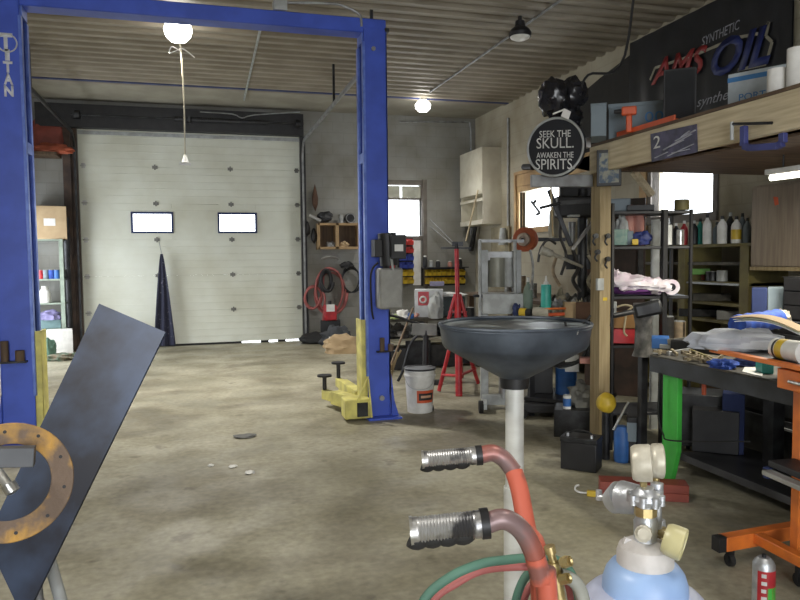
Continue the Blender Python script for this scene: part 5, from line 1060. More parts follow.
MATS_sp = M_white
p = onst(528, 0.25); bottle('gas_canister', p, 0.045, 0.37, mat('sage_cylinder', (0.22, 0.30, 0.24), 0.5), 'slim sage green canister left of the teal bottle', 'canister', neck=0.3)
p = onst(525, 0.03); t = thing('yellow_torch', 'yellow and black work torch lying at the left of the bench', 'torch', p)
wpart('head', MB().cyl(p+V((0, 0, 0.045))-dvn*0.05, p+V((0, 0, 0.045))+dvn*0.01, 0.042), M_bin_y, t); wpart('grip', MB().cyl(p+V((0, 0, 0.045))+dvn*0.01, p+V((0, 0, 0.045))+dvn*0.06, 0.035), M_black, t)
p = onst(540, 0.04); solo('beige_roll', MB().cyl(p+V((0, 0, 0.05))-dvn*0.06, p+V((0, 0, 0.05))+dvn*0.09, 0.048), mat('beige_roll_mat', (0.45, 0.42, 0.34), 0.8), 'beige paper roll lying in front of the teal bottle', 'roll')
p = onst(553, 0.02); t = thing('hacksaw', 'orange framed hacksaw lying on the machine bench', 'hacksaw', p)
wpart('saw_frame', MB().tube([p-dvn*0.10+V((0, 0, 0.0)), p-dvn*0.10+V((0, 0, 0.06)), p-dvn*0.06+V((0, 0, 0.085)), p+dvn*0.12+V((0, 0, 0.095))], 0.010, 8), M_orange, t); wpart('saw_grip', MB().bar(p-dvn*0.04+V((0, 0, 0.035)), p+dvn*0.11+V((0, 0, 0.045)), 0.035, 0.03), M_ored, t, 0.006)
p = onst(571, 0.05); carton('cardboard_box', p, 0.11, 0.12, 0.15, M_card, 'small cardboard box open on the machine bench', yaw=10)
p = onst(585, 0.05); carton('brown_leather_case', p, 0.16, 0.12, 0.15, M_brown, 'brown leather tool case right of the cardboard box', 'case')
p = onst(517, 0.10); heap('blue_rag', p, (0.04, 0.04, 0.08), M_navy, 'small dark blue rag left of the sage canister', 'rag', 9)
# orange reel with pale hub
rc = at(525, 239.5, 7.6); rnn = (CAM-rc).normalized(); rnn = (rnn-rgt*0.35).normalized(); Rn = frame(rnn)
t = thing('cord_reel', 'orange cord reel with a pale hub hanging below the pine framed window', 'reel', (rc.x, rc.y, rc.z-0.13))
Rz = 12.0*7.6/F
wpart('reel_disc', MB().lathe([(0.03, -0.06), (Rz, -0.06), (Rz*1.02, -0.05), (Rz, -0.035), (Rz*0.8, -0.03), (Rz*0.8, 0.01), (Rz, 0.015), (Rz*1.02, 0.025), (Rz*0.97, 0.035), (0.03, 0.03)], rc, 40, Rn, True), mat('reel_orange', (0.42, 0.10, 0.035), 0.45), t)
wpart('hub', MB().lathe([(0, 0.02), (0.075, 0.02), (0.07, 0.075), (0.04, 0.085), (0.035, 0.07), (0, 0.07)], rc, 28, Rn), mat('hub_pale', (0.45, 0.36, 0.28), 0.5), t); wpart('hub_bolt', MB().cyl(rc+rnn*0.07, rc+rnn*0.10, 0.018, n=8), M_dark, t)
wpart('reel_arm', MB().bar(rc-rnn*0.06, V((XR-0.05, rc.y+0.3, rc.z)), 0.04, 0.04), M_dark, t)
# drill press / milling machine
dp = onst(582, 0.35); D = (dp-CAM).dot(fwd); 
def dq(px, py, dd=0): return at(px, py, D+dd)
t = thing('drill_press', 'grey and black drill press with a long pale lever under the sign bracket', 'drill press', (dp.x, dp.y, tz))
cl0 = dq(586, 200); wpart('column', MB().cyl((dp.x, dp.y, tz), (dp.x, dp.y, dq(586, 190).z), 0.045), M_dark, t)
wpart('base_plate', MB().box((dp.x, dp.y, tz+0.025), (0.36, 0.36, 0.05), Matrix.Rotation(face(dp), 3, 'Z')), M_dark, t, 0.006)
wpart('head_casting', MB().bar(dq(556, 207, -0.1), dq(601, 207, -0.1), 0.17, 0.2), M_black, t, 0.02); wpart('motor', MB().cyl(dq(592, 215, 0.1), dq(592, 190, 0.1), 0.09), M_dark, t)
wpart('belt_cover', MB().bar(dq(560, 190, -0.05), dq(600, 190, -0.05), 0.06, 0.25), M_black, t, 0.02)
wpart('switch_panel', MB().bar(dq(568, 216, -0.22), dq(579, 216, -0.22), 0.08, 0.02), M_lgrey, t, 0.004)
wpart('quill', MB().cyl(dq(572, 222, -0.1), dq(572, 246, -0.1), 0.035, 0.02), M_grey, t)
wpart('table', MB().bar(dq(566, 262, -0.05), dq(596, 262, -0.05), 0.025, 0.14), M_dark, t, 0.004)
wpart('feed_handle', MB().cyl(dq(548, 252, -0.25), dq(583, 267, -0.25), 0.018, 0.013).cyl(dq(541, 250, -0.25), dq(552, 254, -0.25), 0.042, 0.035), mat('dusty_pale', (0.42, 0.40, 0.34), 0.7, 0, (0.3, 0.28, 0.22), 20), t)
wpart('diagonal_strut', MB().bar(dq(549, 190, -0.3), dq(571, 246, -0.3), 0.045, 0.04), M_dark, t, 0.004); wpart('diagonal_strut', MB().bar(dq(597, 216, -0.2), dq(572, 250, -0.2), 0.03, 0.03), M_grey, t, 0.004)
# wall-arm H shaped bracket (black) in front of window
hq = at(536, 208, 5.3); t = thing('iron_bracket', 'small black iron arm with a forked end seen before the bright window', 'bracket', at(552, 206, 5.3))
wpart('arm', MB().cyl(at(540, 208, 5.3), at(560, 203, 5.35), 0.012), M_dark, t); wpart('fork', MB().bar(at(531, 201, 5.3), at(540, 213, 5.3), 0.012, 0.018).bar(at(536, 200, 5.3), at(534, 203, 5.3), 0.012, 0.02).bar(at(540, 213, 5.3), at(536, 215, 5.3), 0.012, 0.02), M_dark, t)
wpart('mount', MB().bar(at(560, 203, 5.35), at(592, 201, 5.4), 0.03, 0.03), M_dark, t)
# clear hanging bags / pale shapes between 575-600
p = dq(595, 250, 0.4); heap('hanging_bag', p, (0.09, 0.06, 0.17), mat('pale_olive_bag', (0.30, 0.29, 0.22), 0.6), 'pale olive bag hanging behind the drill press', 'bag', 14, 0.2)
p = dq(555, 238, 0.5); heap('rolled_sheet', p, (0.07, 0.06, 0.22), mat('pale_cream_bag', (0.42, 0.40, 0.32), 0.6), 'pale cream cloth hanging behind the diagonal strut', 'cloth', 21, 0.15)
for i, (px, py, s_, m, lb) in enumerate(((560, 283, 0.07, M_grey, 'grey casting on the drill press bench, left'), (574, 277, 0.06, M_lgrey, 'pale casting beside the drill press column'), (590, 284, 0.08, M_dark, 'dark casting on the bench beside the timber post'))):
    q = onst(px, 0.2); heap('metal_part', q, (s_, s_, s_*1.6), m, lb, 'metal part', 30+i, 0.35)
# dark panel behind machines
p0 = at(603, 190, 6.8); t = solo('tool_board', MB().poly([pz(at(586, 200, 7.6), 0.0), pz(at(646, 200, 7.3), 0.0), pz(at(646, 200, 7.3), 2.1), pz(at(586, 200, 7.6), 2.1)], 0.02), mat('tool_board_brown', (0.075, 0.045, 0.035), 0.8, 0, (0.04, 0.03, 0.025), 5), 'dark brown board standing behind the drill press', 'tool board')
# below the machine bench
def under(px, py, d): return at(px, py, d)
for i, (name, px, py, d, w_, dd_, h, m, lb, ct, fl) in enumerate((
    ('plastic_jug', 572, 372, 6.1, 0.12, 0.1, 0.14, M_white, 'white jug with a blue label under the machine bench', 'jug', M_txtb),
    ('wood_block', 590, 364, 5.6, 0.16, 0.1, 0.045, M_pink, 'salmon wooden block sticking out left of the timber post', 'wood block', None),
    ('black_case', 541, 402, 6.75, 0.22, 0.3, 0.5, M_black, 'big black case standing under the machine bench behind the pole', 'case', None),
    ('machine_casting', 585, 420, 5.75, 0.5, 0.3, 0.23, M_dark, 'dark machine base on the floor left of the timber post', 'machine base', None),
    ('grey_block', 594, 428, 5.5, 0.12, 0.1, 0.07, M_grey, 'small grey block on the floor beside the post base', 'block', None))):
    p = at(px, py, d); 
    if name == 'black_case': p.z = 0.181
    if name in ('machine_casting', 'grey_block'): p.z = 0
    carton(name, p, w_, dd_, h, m, lb, ct, flap=fl)
p = at(567, 412, 5.85); canister('paint_can', V((p.x, p.y, 0.231)), 0.033, 0.11, M_white, 'small white paint can with a blue label in the dark clutter', lab=M_blu2)
p = flo(534, 408); p = V((p.x, p.y, 0.075)); solo('brass_ring', MB().torus(p, 0.06, 0.012, frame(rgt*0.8-fwd*0.6), 28, 8), M_brass, 'brass coloured ring standing on edge right of the white pole', 'ring')
coil('black_hose', at(565, 350, 6.0), 0.2, 0.016, 2, M_dark, 'dark hose looped in front of the machine bench', 'hose', nrm=-fwd, sq=0.6)
heap('grey_sack', V((at(588, 395, 5.85).x, at(588, 395, 5.95).y, 0.231)), (0.13, 0.1, 0.13), mat('grey_sackcloth', (0.20, 0.20, 0.18), 0.8), 'lumpy grey sack lying on the dark machine base', 'sack', 6)
canister('blue_drum', pz(at(566, 402, 6.75), 0.181), 0.10, 0.25, M_blu2, 'blue drum in the shadow under the machine bench', 'drum')
p = at(519, 398, 6.5); t = thing('floor_jack', 'dark low floor jack with small wheels under the machine bench', 'floor jack', (p.x, p.y, 0), face(p))
lpart('jack_frame', MB().bb((-0.02, 0, 0.05), (0.65, 0.25, 0.14)), M_black, t, 0.01)
for x in (0.03, 0.58): lpart('wheel', MB().cyl((x, -0.03, 0.05), (x, -0.005, 0.05), 0.05), M_rub, t)
# ---- grey shop press
g = lambda px, py, d=6.95: at(px, py, d)
gb = flo(493, 408); t = thing('shop_press', 'grey steel shop press frame on small wheels behind the funnel pan', 'press', (gb.x, gb.y, 0))
def col(px, d, top, w_=0.07): a_ = g(px, 300, d); return MB().bar(pz(a_, 0.08), pz(a_, g(px, top, d).z), w_, w_, up=rgt)
for px, d in ((484, 6.95), (517, 6.95)): wpart('side_column', col(px, d, 250, 0.075), M_lgrey, t, 0.004)
for px in (480, 515): wpart('slim_rod', MB().cyl(pz(g(px, 300, 6.85), 0.9), pz(g(px, 300, 6.85), g(px, 240, 6.85).z), 0.016), M_lgrey, t)
wpart('top_beam', MB().bar(g(480, 256), g(520, 256), 0.10, 0.09), M_grey, t, 0.004); wpart('top_rail', MB().bar(g(478, 241), g(524, 241), 0.02, 0.03), M_grey, t)
wpart('press_ram', MB().cyl(g(497, 258), g(497, 287), 0.09, 0.09), mat('ram_grey', (0.30, 0.30, 0.25), 0.5, 0.2), t); wpart('press_ram', MB().cyl(g(508, 258), g(508, 287), 0.07), M_lgrey, t)
wpart('press_bed', MB().bar(g(481, 303), g(522, 303), 0.30, 0.2), M_lgrey, t, 0.006); wpart('bed_rib', MB().bar(g(484, 298, 6.83), g(520, 298, 6.83), 0.02, 0.02), M_dark, t)
wpart('pump_handle', MB().cyl(g(474, 296, 6.8), g(484, 296, 6.9), 0.014), M_black, t)
wpart('base_frame', MB().bar(pz(g(482, 400), 0.09), pz(g(520, 400), 0.09), 0.07, 0.10, up=(0, 0, 1)).bar(pz(g(484, 400, 6.7), 0.07), pz(g(484, 400, 7.3), 0.07), 0.06, 0.06), M_lgrey, t, 0.004)
wpart('lower_panel', MB().bar(pz(g(502, 400), 0.12), pz(g(502, 400), 0.75), 0.25, 0.03, up=rgt), M_grey, t, 0.004)
for px in (481, 520): q = g(px, 403, 6.75); wpart('wheel', MB().cyl(V((q.x, q.y, 0.06))-rgt*0.02, V((q.x, q.y, 0.06))+rgt*0.02, 0.06), M_rub, t)
# ---- red tall stand
rb0 = flo(459, 396); D = (rb0-CAM).dot(fwd); g = lambda px, py, dd=0: at(px, py, D+dd)
t = thing('under_hoist_stand', 'tall red under hoist stand with a T bar top left of the press', 'jack stand', rb0)
wpart('centre_tube', MB().cyl(rb0+V((0, 0, 0.0)), g(457.5, 295), 0.038), M_red, t); wpart('inner_screw', MB().cyl(g(457.5, 296), g(456.5, 249), 0.024), M_red, t)
wpart('t_handle', MB().bar(g(441, 248), g(471, 248), 0.014, 0.02), M_dark, t); wpart('saddle', MB().bar(g(452, 244), g(463, 244), 0.03, 0.05).cyl(g(456.5, 249), g(456.5, 243), 0.02), M_dark, t)
for sx in (-1, 1): wpart('head_strut', MB().cyl(g(457.5+sx*2, 294), g(457.5+sx*9.5, 322), 0.02), M_red, t)
wpart('head_plate', MB().bar(g(448, 312), g(467, 312), 0.02, 0.02), M_red, t)
for q in ((439, 384, -0.05), (478, 378, 0.3), (462, 372, 0.6)):
    ft = flo(q[0], q[1]+ (8 if q[0] == 439 else 6)); wpart('leg', MB().cyl(g(457.5, 316), ft+V((0, 0, 0.015)), 0.022), M_red, t); hz = pz(rb0+(ft-rb0)*0.85, 0.20)
    wpart('leg_brace', MB().cyl(V((rb0.x, rb0.y, 0.22)), hz, 0.016), M_red, t)
# ---- white bucket
p = flo(420, 411); s_ = (p-CAM).dot(fwd)/F; t = thing('plastic_bucket', 'white plastic bucket with black lid and orange label near the blue post', 'bucket', p, face(p))
hb = 44*s_; r0, r1 = 12.5*s_, 15*s_
lpart('bucket_body', MB().lathe([(0, 0), (r0, 0), (r0, 0.01), (r1*0.98, hb*0.80), (r1*1.04, hb*0.81), (r1*1.04, hb*0.85), (r1, hb*0.86), (r1, hb*0.92), (r1*1.04, hb*0.93), (r1*1.04, hb*0.96), (0, hb*0.96)], n=36), M_white, t)
lpart('lid', MB().lathe([(r1*1.0, hb*0.955), (r1*1.07, hb*0.96), (r1*1.07, hb*1.0), (r1*0.95, hb*1.0), (r1*0.9, hb*0.985), (0, hb*0.985)], n=36), M_dark, t)
def arcpatch(r, a0, a1, z0, z1):
    mb = MB(); v_ = []
    for i in range(9):
        a_ = R_(-90+a0+(a1-a0)*i/8)
        for z in (z0, z1): v_.append((r(z)*math.cos(a_), r(z)*math.sin(a_), z))
    return mb.add(v_, [[2*i, 2*i+2, 2*i+3, 2*i+1] for i in range(8)])
rf = lambda k_: (lambda z: r0+(r1-r0)*z/hb/0.82+k_)
lpart('orange_label', arcpatch(rf(0.002), -12, 68, hb*0.24, hb*0.52), M_ored, t); lpart('label_emblem', arcpatch(rf(0.0035), -4, 62, hb*0.30, hb*0.46), M_black, t); lpart('label_flash', arcpatch(rf(0.005), 4, 50, hb*0.355, hb*0.41), mat('peach_print', (0.7, 0.4, 0.25), 0.5), t)
lpart('bail_handle', MB().tube([(-r1*1.05, 0, hb*0.84), (-r1*0.7, -r1*0.85, hb*0.62), (0, -r1*1.12, hb*0.56), (r1*0.7, -r1*0.85, hb*0.62), (r1*1.05, 0, hb*0.84)], 0.003, 6), M_lgrey, t)
p2 = flo(430, 411); solo('rubber_caster', MB().cyl(p2+V((0, 0, 0.03)), p2+V((0.03, 0.0, 0.03)), 0.03), M_rub, 'small black rubber wheel on the floor beside the white bucket', 'wheel')
# ---- stool & things between post and red stand
sc_ = flo(425, 385); D = (sc_-CAM).dot(fwd); g = lambda px, py, dd=0: at(px, py, D+dd)
t = thing('bench_grinder_stand', 'dark metal pedestal with a flat arm behind the white bucket', 'pedestal', sc_)
wpart('stem', MB().cyl(sc_, g(426, 330), 0.035), M_black, t); wpart('head', MB().bar(g(412, 329), g(437, 330), 0.07, 0.14).cyl(g(412, 326), g(435, 328), 0.035), mat('head_grey', (0.22, 0.22, 0.2), 0.5, 0.4), t, 0.008)
wpart('foot', MB().bar(pz(g(412, 380), 0.03), pz(g(440, 380), 0.03), 0.06, 0.06).bar(pz(g(426, 380, -0.25), 0.03), pz(g(426, 380, 0.25), 0.03), 0.05, 0.05), M_black, t)
wpart('curved_arm', MB().tube([g(388, 315), g(398, 317), (g(412, 322)), g(425, 326), g(437, 327)], 0.016, 8), M_dark, t)
solo('long_pole', MB().cyl(g(388, 372, -0.3), g(413, 308, 0.1), 0.012), mat('bronze_pole', (0.22, 0.15, 0.09), 0.6), 'thin brown pole leaning between the blue post and the pedestal', 'pole')
solo('grey_hose_strip', MB().tube([pz(g(398, 400, 0.1), 0.03), g(403, 370, 0.1), g(410, 345, 0.1), g(418, 335, 0.1)], 0.018, 8), M_dark, 'dark grey hose hanging from the pedestal to the floor', 'hose')
for i, (a_, b_, lb) in enumerate((((389, 372), (401, 350), 'short wooden stake leaning in the clutter right of the blue post'), ((390, 380), (398, 352), 'second wooden stake crossing the first right of the blue post'))): solo('wood_stake', MB().bar(g(*a_), g(*b_), 0.02, 0.02), M_wood, lb, 'stake')
# background table right of the post with boxes
tz2 = 0.88; ta = at(386, 318, 9.2); tb_ = at(478, 318, 9.6)
t = thing('back_table', 'cluttered table standing before the back wall bins', 'table', ((ta.x+tb_.x)/2, (ta.y+tb_.y)/2, 0))
nb2 = V((0, 0.75, 0)); zt4 = at(430, 319, 9.2).z
wpart('table_top', MB().poly([pz(ta, zt4-0.04), pz(tb_, zt4-0.04), pz(tb_+nb2, zt4-0.04), pz(ta+nb2, zt4-0.04)], 0.04), M_tarn, t, 0.004)
for q in (ta, tb_, ta+nb2*0.9, tb_+nb2*0.9): wpart('leg', MB().bar(pz(q, 0), pz(q, zt4-0.04), 0.05, 0.05), M_dark, t)
wpart('low_shelf', MB().poly([pz(ta, 0.4), pz(tb_, 0.4), pz(tb_+nb2, 0.4), pz(ta+nb2, 0.4)], 0.03), mat('pale_plank', (0.4, 0.38, 0.3), 0.8), t)
def ont(px, dy=0.1): r = ray(px, 310); s__ = (ta.y+dy)/r.y; return V((r.x*s__, ta.y+dy, zt4+0.001))
W9 = 9.3/F
p = ont(429); carton('red_white_box', p, 29*W9, 0.3, 28*W9, mat('carton_white', (0.62, 0.64, 0.66), 0.6), 'big white box with a red panel on the back table', yaw=0)
t = [o for o in bpy.data.objects if o.get('label', '').startswith('big white box')][0]
lpart('red_panel', MB().bb((-11*W9, -0.004, 12*W9), (0*W9, -0.0, 26*W9)), M_red, t); lpart('red_logo', MB().torus((-6*W9, -0.006, 18*W9), 3*W9, 0.012, rotm('X', 90), 20, 6), M_txtw, t)
heap('pale_cloth', ont(436, -0.08), (0.10, 0.10, 0.22), M_lgrey, 'pale grey cloth draped beside the red panelled box', 'cloth', 33, 0.2)
heap('white_rag', ont(403, 0.05), (0.09, 0.08, 0.08), M_paper, 'patterned white rag heap right of the blue post', 'rag', 40, 0.25)
heap('lime_rag', ont(395, 0.0), (0.07, 0.06, 0.04), mat('lime_cloth', (0.4, 0.5, 0.22), 0.8), 'lime green cloth at the left end of the back table', 'rag', 41, 0.25)
heap('blue_wipe', ont(410, -0.0), (0.05, 0.05, 0.05), M_blu2, 'small bright blue cloth beside the white rag heap', 'rag', 42, 0.2)
p = ont(447, 0.3); carton('grey_tool_case', p, 0.50, 0.3, 0.26, mat('slate', (0.1, 0.13, 0.13), 0.6), 'long slate grey case on the back table behind the red stand', 'case')
heap('white_sheet', p+V((0, 0.05, 0.261)), (0.28, 0.12, 0.04), M_paper, 'white sheet lying over the slate grey case', 'sheet', 44, 0.2)
p = ont(436, 0.25); carton('purple_bundle', p+V((-0.1, 0, 0.37)) if False else at(437, 286, 9.7), 0.20, 0.12, 0.06, mat('lilac_cloth', (0.35, 0.33, 0.48), 0.8), 'small lilac bundle above the red panelled box', 'bundle')
p = ont(470, 0.0); canister('black_spool', p, 0.06, 0.12, M_black, 'black spool with pale rim beside the press', 'spool', top=M_lev)
canister('orange_cup', ont(434, -0.05), 0.03, 0.06, mat('peach_cup', (0.7, 0.35, 0.25), 0.6), 'small peach coloured cup at the front of the back table', 'cup')
# ---- bin racks on the back wall
def binshape(w_, h_): 
    return MB().poly([(-w_/2, 0, 0), (-w_/2, 0, 0), (w_/2, 0, 0)], 0) if False else MB().add([(-w_/2, -0.12, 0), (w_/2, -0.12, 0), (w_/2, 0, 0), (-w_/2, 0, 0), (-w_/2, -0.15, h_*0.55), (w_/2, -0.15, h_*0.55), (w_/2, -0.03, h_*0.95), (-w_/2, -0.03, h_*0.95), (w_/2, 0, h_*0.95), (-w_/2, 0, h_*0.95), (-w_/2*0.88, -0.135, h_*0.55), (w_/2*0.88, -0.135, h_*0.55), (w_/2*0.88, -0.11, 0.015), (-w_/2*0.88, -0.11, 0.015), (w_/2*0.88, -0.01, 0.015), (-w_/2*0.88, -0.01, 0.015), (w_/2*0.88, -0.01, h_*0.95), (-w_/2*0.88, -0.01, h_*0.95)],
        [(0, 1, 5, 4), (0, 3, 2, 1), (1, 2, 8, 6, 5), (0, 4, 7, 9, 3), (2, 3, 9, 8), (4, 5, 11, 10), (10, 11, 12, 13), (13, 12, 14, 15), (14, 16, 17, 15), (8, 9, 17, 16), (5, 6, 8, 16, 14, 12, 11), (4, 10, 13, 15, 17, 9, 7)])
BY = YB-0.05
bx1 = [onY(q, 250, BY).x for q in (399, 412)]; bz1 = [onY(405, q, BY).z for q in (238, 284)]
t = thing('bin_rack', 'narrow wall panel behind the blue post carrying red blue and yellow bins', 'bin rack', ((bx1[0]+bx1[1])/2, BY, bz1[1]))
wpart('panel', MB().bb((bx1[0]-0.02, BY, bz1[1]), (bx1[1]+0.02, YB-0.002, bz1[0])), M_dark, t)
rows = 6; hh = (bz1[0]-bz1[1])/rows; cc = ['red', 'red', 'blue', 'blue', 'yellow', 'yellow']; wd = (bx1[1]-bx1[0])/2; pos = ['topmost', 'second row', 'third row', 'fourth row', 'fifth row', 'lowest']
for i in range(rows):
    for j in range(2):
        o = build('parts_bin', binshape(wd*0.9, hh*0.85), {'red': M_bin_r, 'blue': M_bin_b, 'yellow': M_bin_y}[cc[i]], smooth=False, loc=(bx1[0]+wd*(j+0.5), BY-0.001, bz1[0]-hh*(i+1)+0.01))
        tag(o, f'{cc[i]} parts bin, {pos[i]}, {"left" if j == 0 else "right"} column of the narrow wall panel', 'parts bin', 'bins on the narrow wall panel')
bx2 = [onY(q, 250, BY).x for q in (424, 463)]; bz2 = [onY(440, q, BY).z for q in (268, 284)]
t = thing('bin_rack', 'wide low black rack of yellow bins under the back window', 'bin rack', ((bx2[0]+bx2[1])/2, BY, bz2[1]))
wpart('panel', MB().bb((bx2[0]-0.06, BY, bz2[1]-0.03), (bx2[1]+0.04, YB-0.002, bz2[0])), M_black, t); wpart('top_shelf', MB().bb((bx2[0]-0.06, BY-0.2, bz2[0]), (bx2[1]+0.04, YB-0.002, bz2[0]+0.02)), M_black, t)
wd = (bx2[1]-bx2[0])/8; hh = (bz2[0]-bz2[1])/2; b0 = None; ordn = ['leftmost', 'second from left', 'third from left', 'fourth from left', 'fifth from left', 'third from right', 'second from right', 'rightmost']
for r_i in range(2):
    for j in range(8):
        loc = (bx2[0]+wd*(j+0.5), BY-0.001, bz2[0]-hh*(r_i+1)+0.01); lb = f'yellow bin {ordn[j]} in the {"upper" if r_i == 0 else "lower"} row of the wide rack'
        if b0 is None: b0 = build('yellow_bin', binshape(wd*0.88, hh*0.8), M_bin_y, smooth=False, loc=loc); o = b0
        else: o = b0.copy(); C.objects.link(o); o.location = loc
        tag(o, lb, 'parts bin', 'yellow bins on the wide rack')
for i, (px, hp, m, lb) in enumerate(((425, 12, M_black, 'dark bottle at the left on top of the yellow bin rack'), (431, 7, M_lgrey, 'grey jar on top of the yellow bin rack'), (438, 7, M_dark, 'dark jar at the middle on top of the yellow bin rack'), (450, 6, M_pink, 'pinkish jar on top of the yellow bin rack'), (460, 9, M_dark, 'dark bottle at the right on top of the yellow bin rack'))):
    q = onY(px, 267, BY-0.1); bottle('jar', V((q.x, q.y, bz2[0]+0.021)), 0.045, hp*13/F, m, lb, 'jar', neck=0.6)
# white panel right of bins
q0, q1 = onY(413, 240, YB-0.03), onY(421, 285, YB-0.03); solo('white_board', MB().bb((q0.x, YB-0.03, q1.z), (q1.x, YB-0.005, q0.z)), M_paper, 'narrow white board on the back wall right of the coloured bins', 'board')
solo('wall_rods', MB().cyl(onY(430, 219, YB-0.1), onY(456, 245, YB-0.4), 0.012), M_grey, 'upper grey rod slanting down toward the red stand', 'rod'); solo('wall_rod', MB().cyl(onY(430, 226, YB-0.1), onY(454, 246, YB-0.4), 0.012), M_grey, 'lower grey rod slanting down toward the red stand', 'rod')
solo('back_wall_post', MB().bb((onY(422, 200, YB).x, YB-0.06, 0), (onY(426, 200, YB).x, YB-0.003, 2.98)), M_wfr, 'grey brown vertical board beside the back window', 'board')
# ---- white wall cabinet in the corner
cx0, cyf, cyb = 4.83, 11.6, 12.76; ct, cb_ = onX(471, 151, cx0).z, onX(482, 224, cx0).z
cyf = onX(482, 190, cx0).y; cyb = min(onX(460, 190, cx0).y, YB-0.02)
t = thing('white_wall_cabinet', 'cream white wall cabinet with an open lower compartment in the far corner', 'cabinet', (5.0, (cyf+cyb)/2, cb_))
M_cw = mat('cream_cabinet', (0.66, 0.63, 0.52), 0.6, 0, (0.54, 0.5, 0.4), 3)
zo0, zo1 = onX(470, 221, cx0).z, onX(470, 196, cx0).z
wpart('cabinet_body', MB().bb((cx0+0.02, cyf, cb_), (XR-0.003, cyf+0.02, ct)).bb((cx0+0.02, cyb-0.02, cb_), (XR-0.003, cyb, ct)).bb((cx0+0.02, cyf, ct-0.02), (XR-0.003, cyb, ct)).bb((cx0+0.02, cyf, cb_), (XR-0.003, cyb, cb_+0.03)).bb((XR-0.02, cyf, cb_), (XR-0.003, cyb, ct)).bb((cx0+0.02, cyf+0.02, zo1), (XR-0.02, cyb-0.02, zo1+0.02)), M_cw, t, 0.003)
wpart('door', MB().bb((cx0, cyf+0.005, zo1), (cx0+0.02, cyb, ct)), M_cw, t, 0.003)
wpart('lower_rail', MB().bb((cx0, cyf+0.005, cb_), (cx0+0.02, cyb, zo0)).bb((cx0, cyf+0.005, (zo0+zo1)/2+0.1), (cx0+0.02, cyb, (zo0+zo1)/2+0.15)), M_cw, t, 0.003)
a_, b_ = onX(482, 163, cx0-0.03), onX(466, 241, cx0-0.15); solo('wood_stick', MB().cyl(onX(478, 190, cx0-0.04), b_, 0.016), mat('pale_stick', (0.6, 0.5, 0.33), 0.7), 'pale wooden stick leaning at the white wall cabinet', 'stick')
for i, (px, pt, pb, m, lb) in enumerate(((500, 228, 262, mat('plywood_pale', (0.36, 0.31, 0.2), 0.7), 'olive brown board standing on the wall under the white cabinet'), (472, 232, 250, M_dark, 'dark tool hanging under the white cabinet near the pale stick'))):
    q0 = onX(px-9 if i == 0 else px-4, pt, XR-0.05); q1 = onX(px+9 if i == 0 else px+4, pb, XR-0.05)
    if i == 0: solo('leaning_board', MB().bb((XR-0.05, min(q0.y, q1.y), 0.93), (XR-0.01, max(q0.y, q1.y), q0.z)), m, lb, 'board')
    else: solo('hanging_tool', MB().cyl(onX(476, 226, XR-0.1), onX(471, 250, XR-0.1), 0.03, 0.05), m, lb, 'tool')
solo('white_pipe_stub', MB().cyl(onX(503, 228, XR-0.12), onX(503, 245, XR-0.12), 0.05, 0.08), M_lgrey, 'short pale funnel hanging on the right wall below the cabinet', 'funnel')
solo('black_wall_lamp', MB().cyl(onX(524, 167, XR-0.1), onX(533, 167, XR-0.1), 0.05), M_black, 'small black cylinder fixed above the pine window frame', 'wall fitting')

# =====================================================================  BACK WALL RIGHT OF THE DOOR
WY = YB-0.002
a, b = onY(318, 223, YB-0.25), onY(356, 249, YB-0.25); 
t = thing('cubby_shelf', 'small wooden shelf with two open cubbies on the back wall', 'wall shelf', ((a.x+b.x)/2, YB-0.12, b.z))
x0_, x1_, z0_, z1_ = a.x, onY(360, 240, YB-0.25).x, b.z, a.z; M_cub = mat('cubby_wood', (0.40, 0.27, 0.14), 0.7, 0, (0.3, 0.2, 0.1), 6)
xm = onY(337.5, 240, YB-0.25).x
wpart('shelf_frame', MB().bb((x0_, YB-0.25, z0_), (x1_, WY, z0_+0.045)).bb((x0_, YB-0.25, z1_-0.04), (x1_, WY, z1_)).bb((x0_, YB-0.25, z0_), (x0_+0.035, WY, z1_)).bb((x1_-0.035, YB-0.25, z0_), (x1_, WY, z1_)).bb((xm-0.03, YB-0.25, z0_), (xm+0.03, WY, z1_)), M_cub, t, 0.003); wpart('back_board', MB().bb((x0_+0.03, YB-0.02, z0_), (x1_-0.03, WY, z1_)), M_woodd, t)
heap('tool_heap', onY(331, 247, YB-0.15)*1.0, (0.09, 0.05, 0.06), M_grey, 'grey tools lying in the left cubby of the wall shelf', 'tools', 50, 0.3)
heap('tan_glove', onY(344, 247, YB-0.15)*1.0, (0.08, 0.05, 0.06), M_card, 'tan glove lying in the right cubby of the wall shelf', 'glove', 51, 0.3)
for o in bpy.data.objects:
    if o.get('label', '').endswith('cubby of the wall shelf'): o.location.z = z0_+0.046
p = onY(324, 222, YB-0.12); t = thing('angle_grinder', 'black power tool with a pale handle on the wooden cubby shelf', 'power tool', pz(p, z1_+0.001), face(p))
lpart('tool_body', MB().blob((0.02, 0, 0.11), (0.13, 0.09, 0.10), 0.25, 2, 3, flat=-0.10), M_black, t); lpart('side_handle', MB().cyl((-0.26, -0.05, 0.15), (-0.06, -0.05, 0.04), 0.03), M_lev, t)
p = onY(350, 222, YB-0.12); t = thing('dark_spool', 'round dark spool standing at the right on the cubby shelf', 'spool', pz(p, z1_+0.001))
wpart('spool_disc', MB().cyl(pz(p, z1_+0.095)+V((0, -0.05, 0)), pz(p, z1_+0.095)+V((0, 0.06, 0)), 0.095), M_dark, t); wpart('spool_rim', MB().torus(pz(p, z1_+0.095)+V((0, -0.055, 0)), 0.08, 0.01, rotm('X', 90), 28, 6), M_grey, t)
canister('grey_jar', pz(onY(341, 222, YB-0.12), z1_+0.001), 0.04, 0.15, M_lgrey, 'narrow grey jar between the tools on the cubby shelf', 'jar')
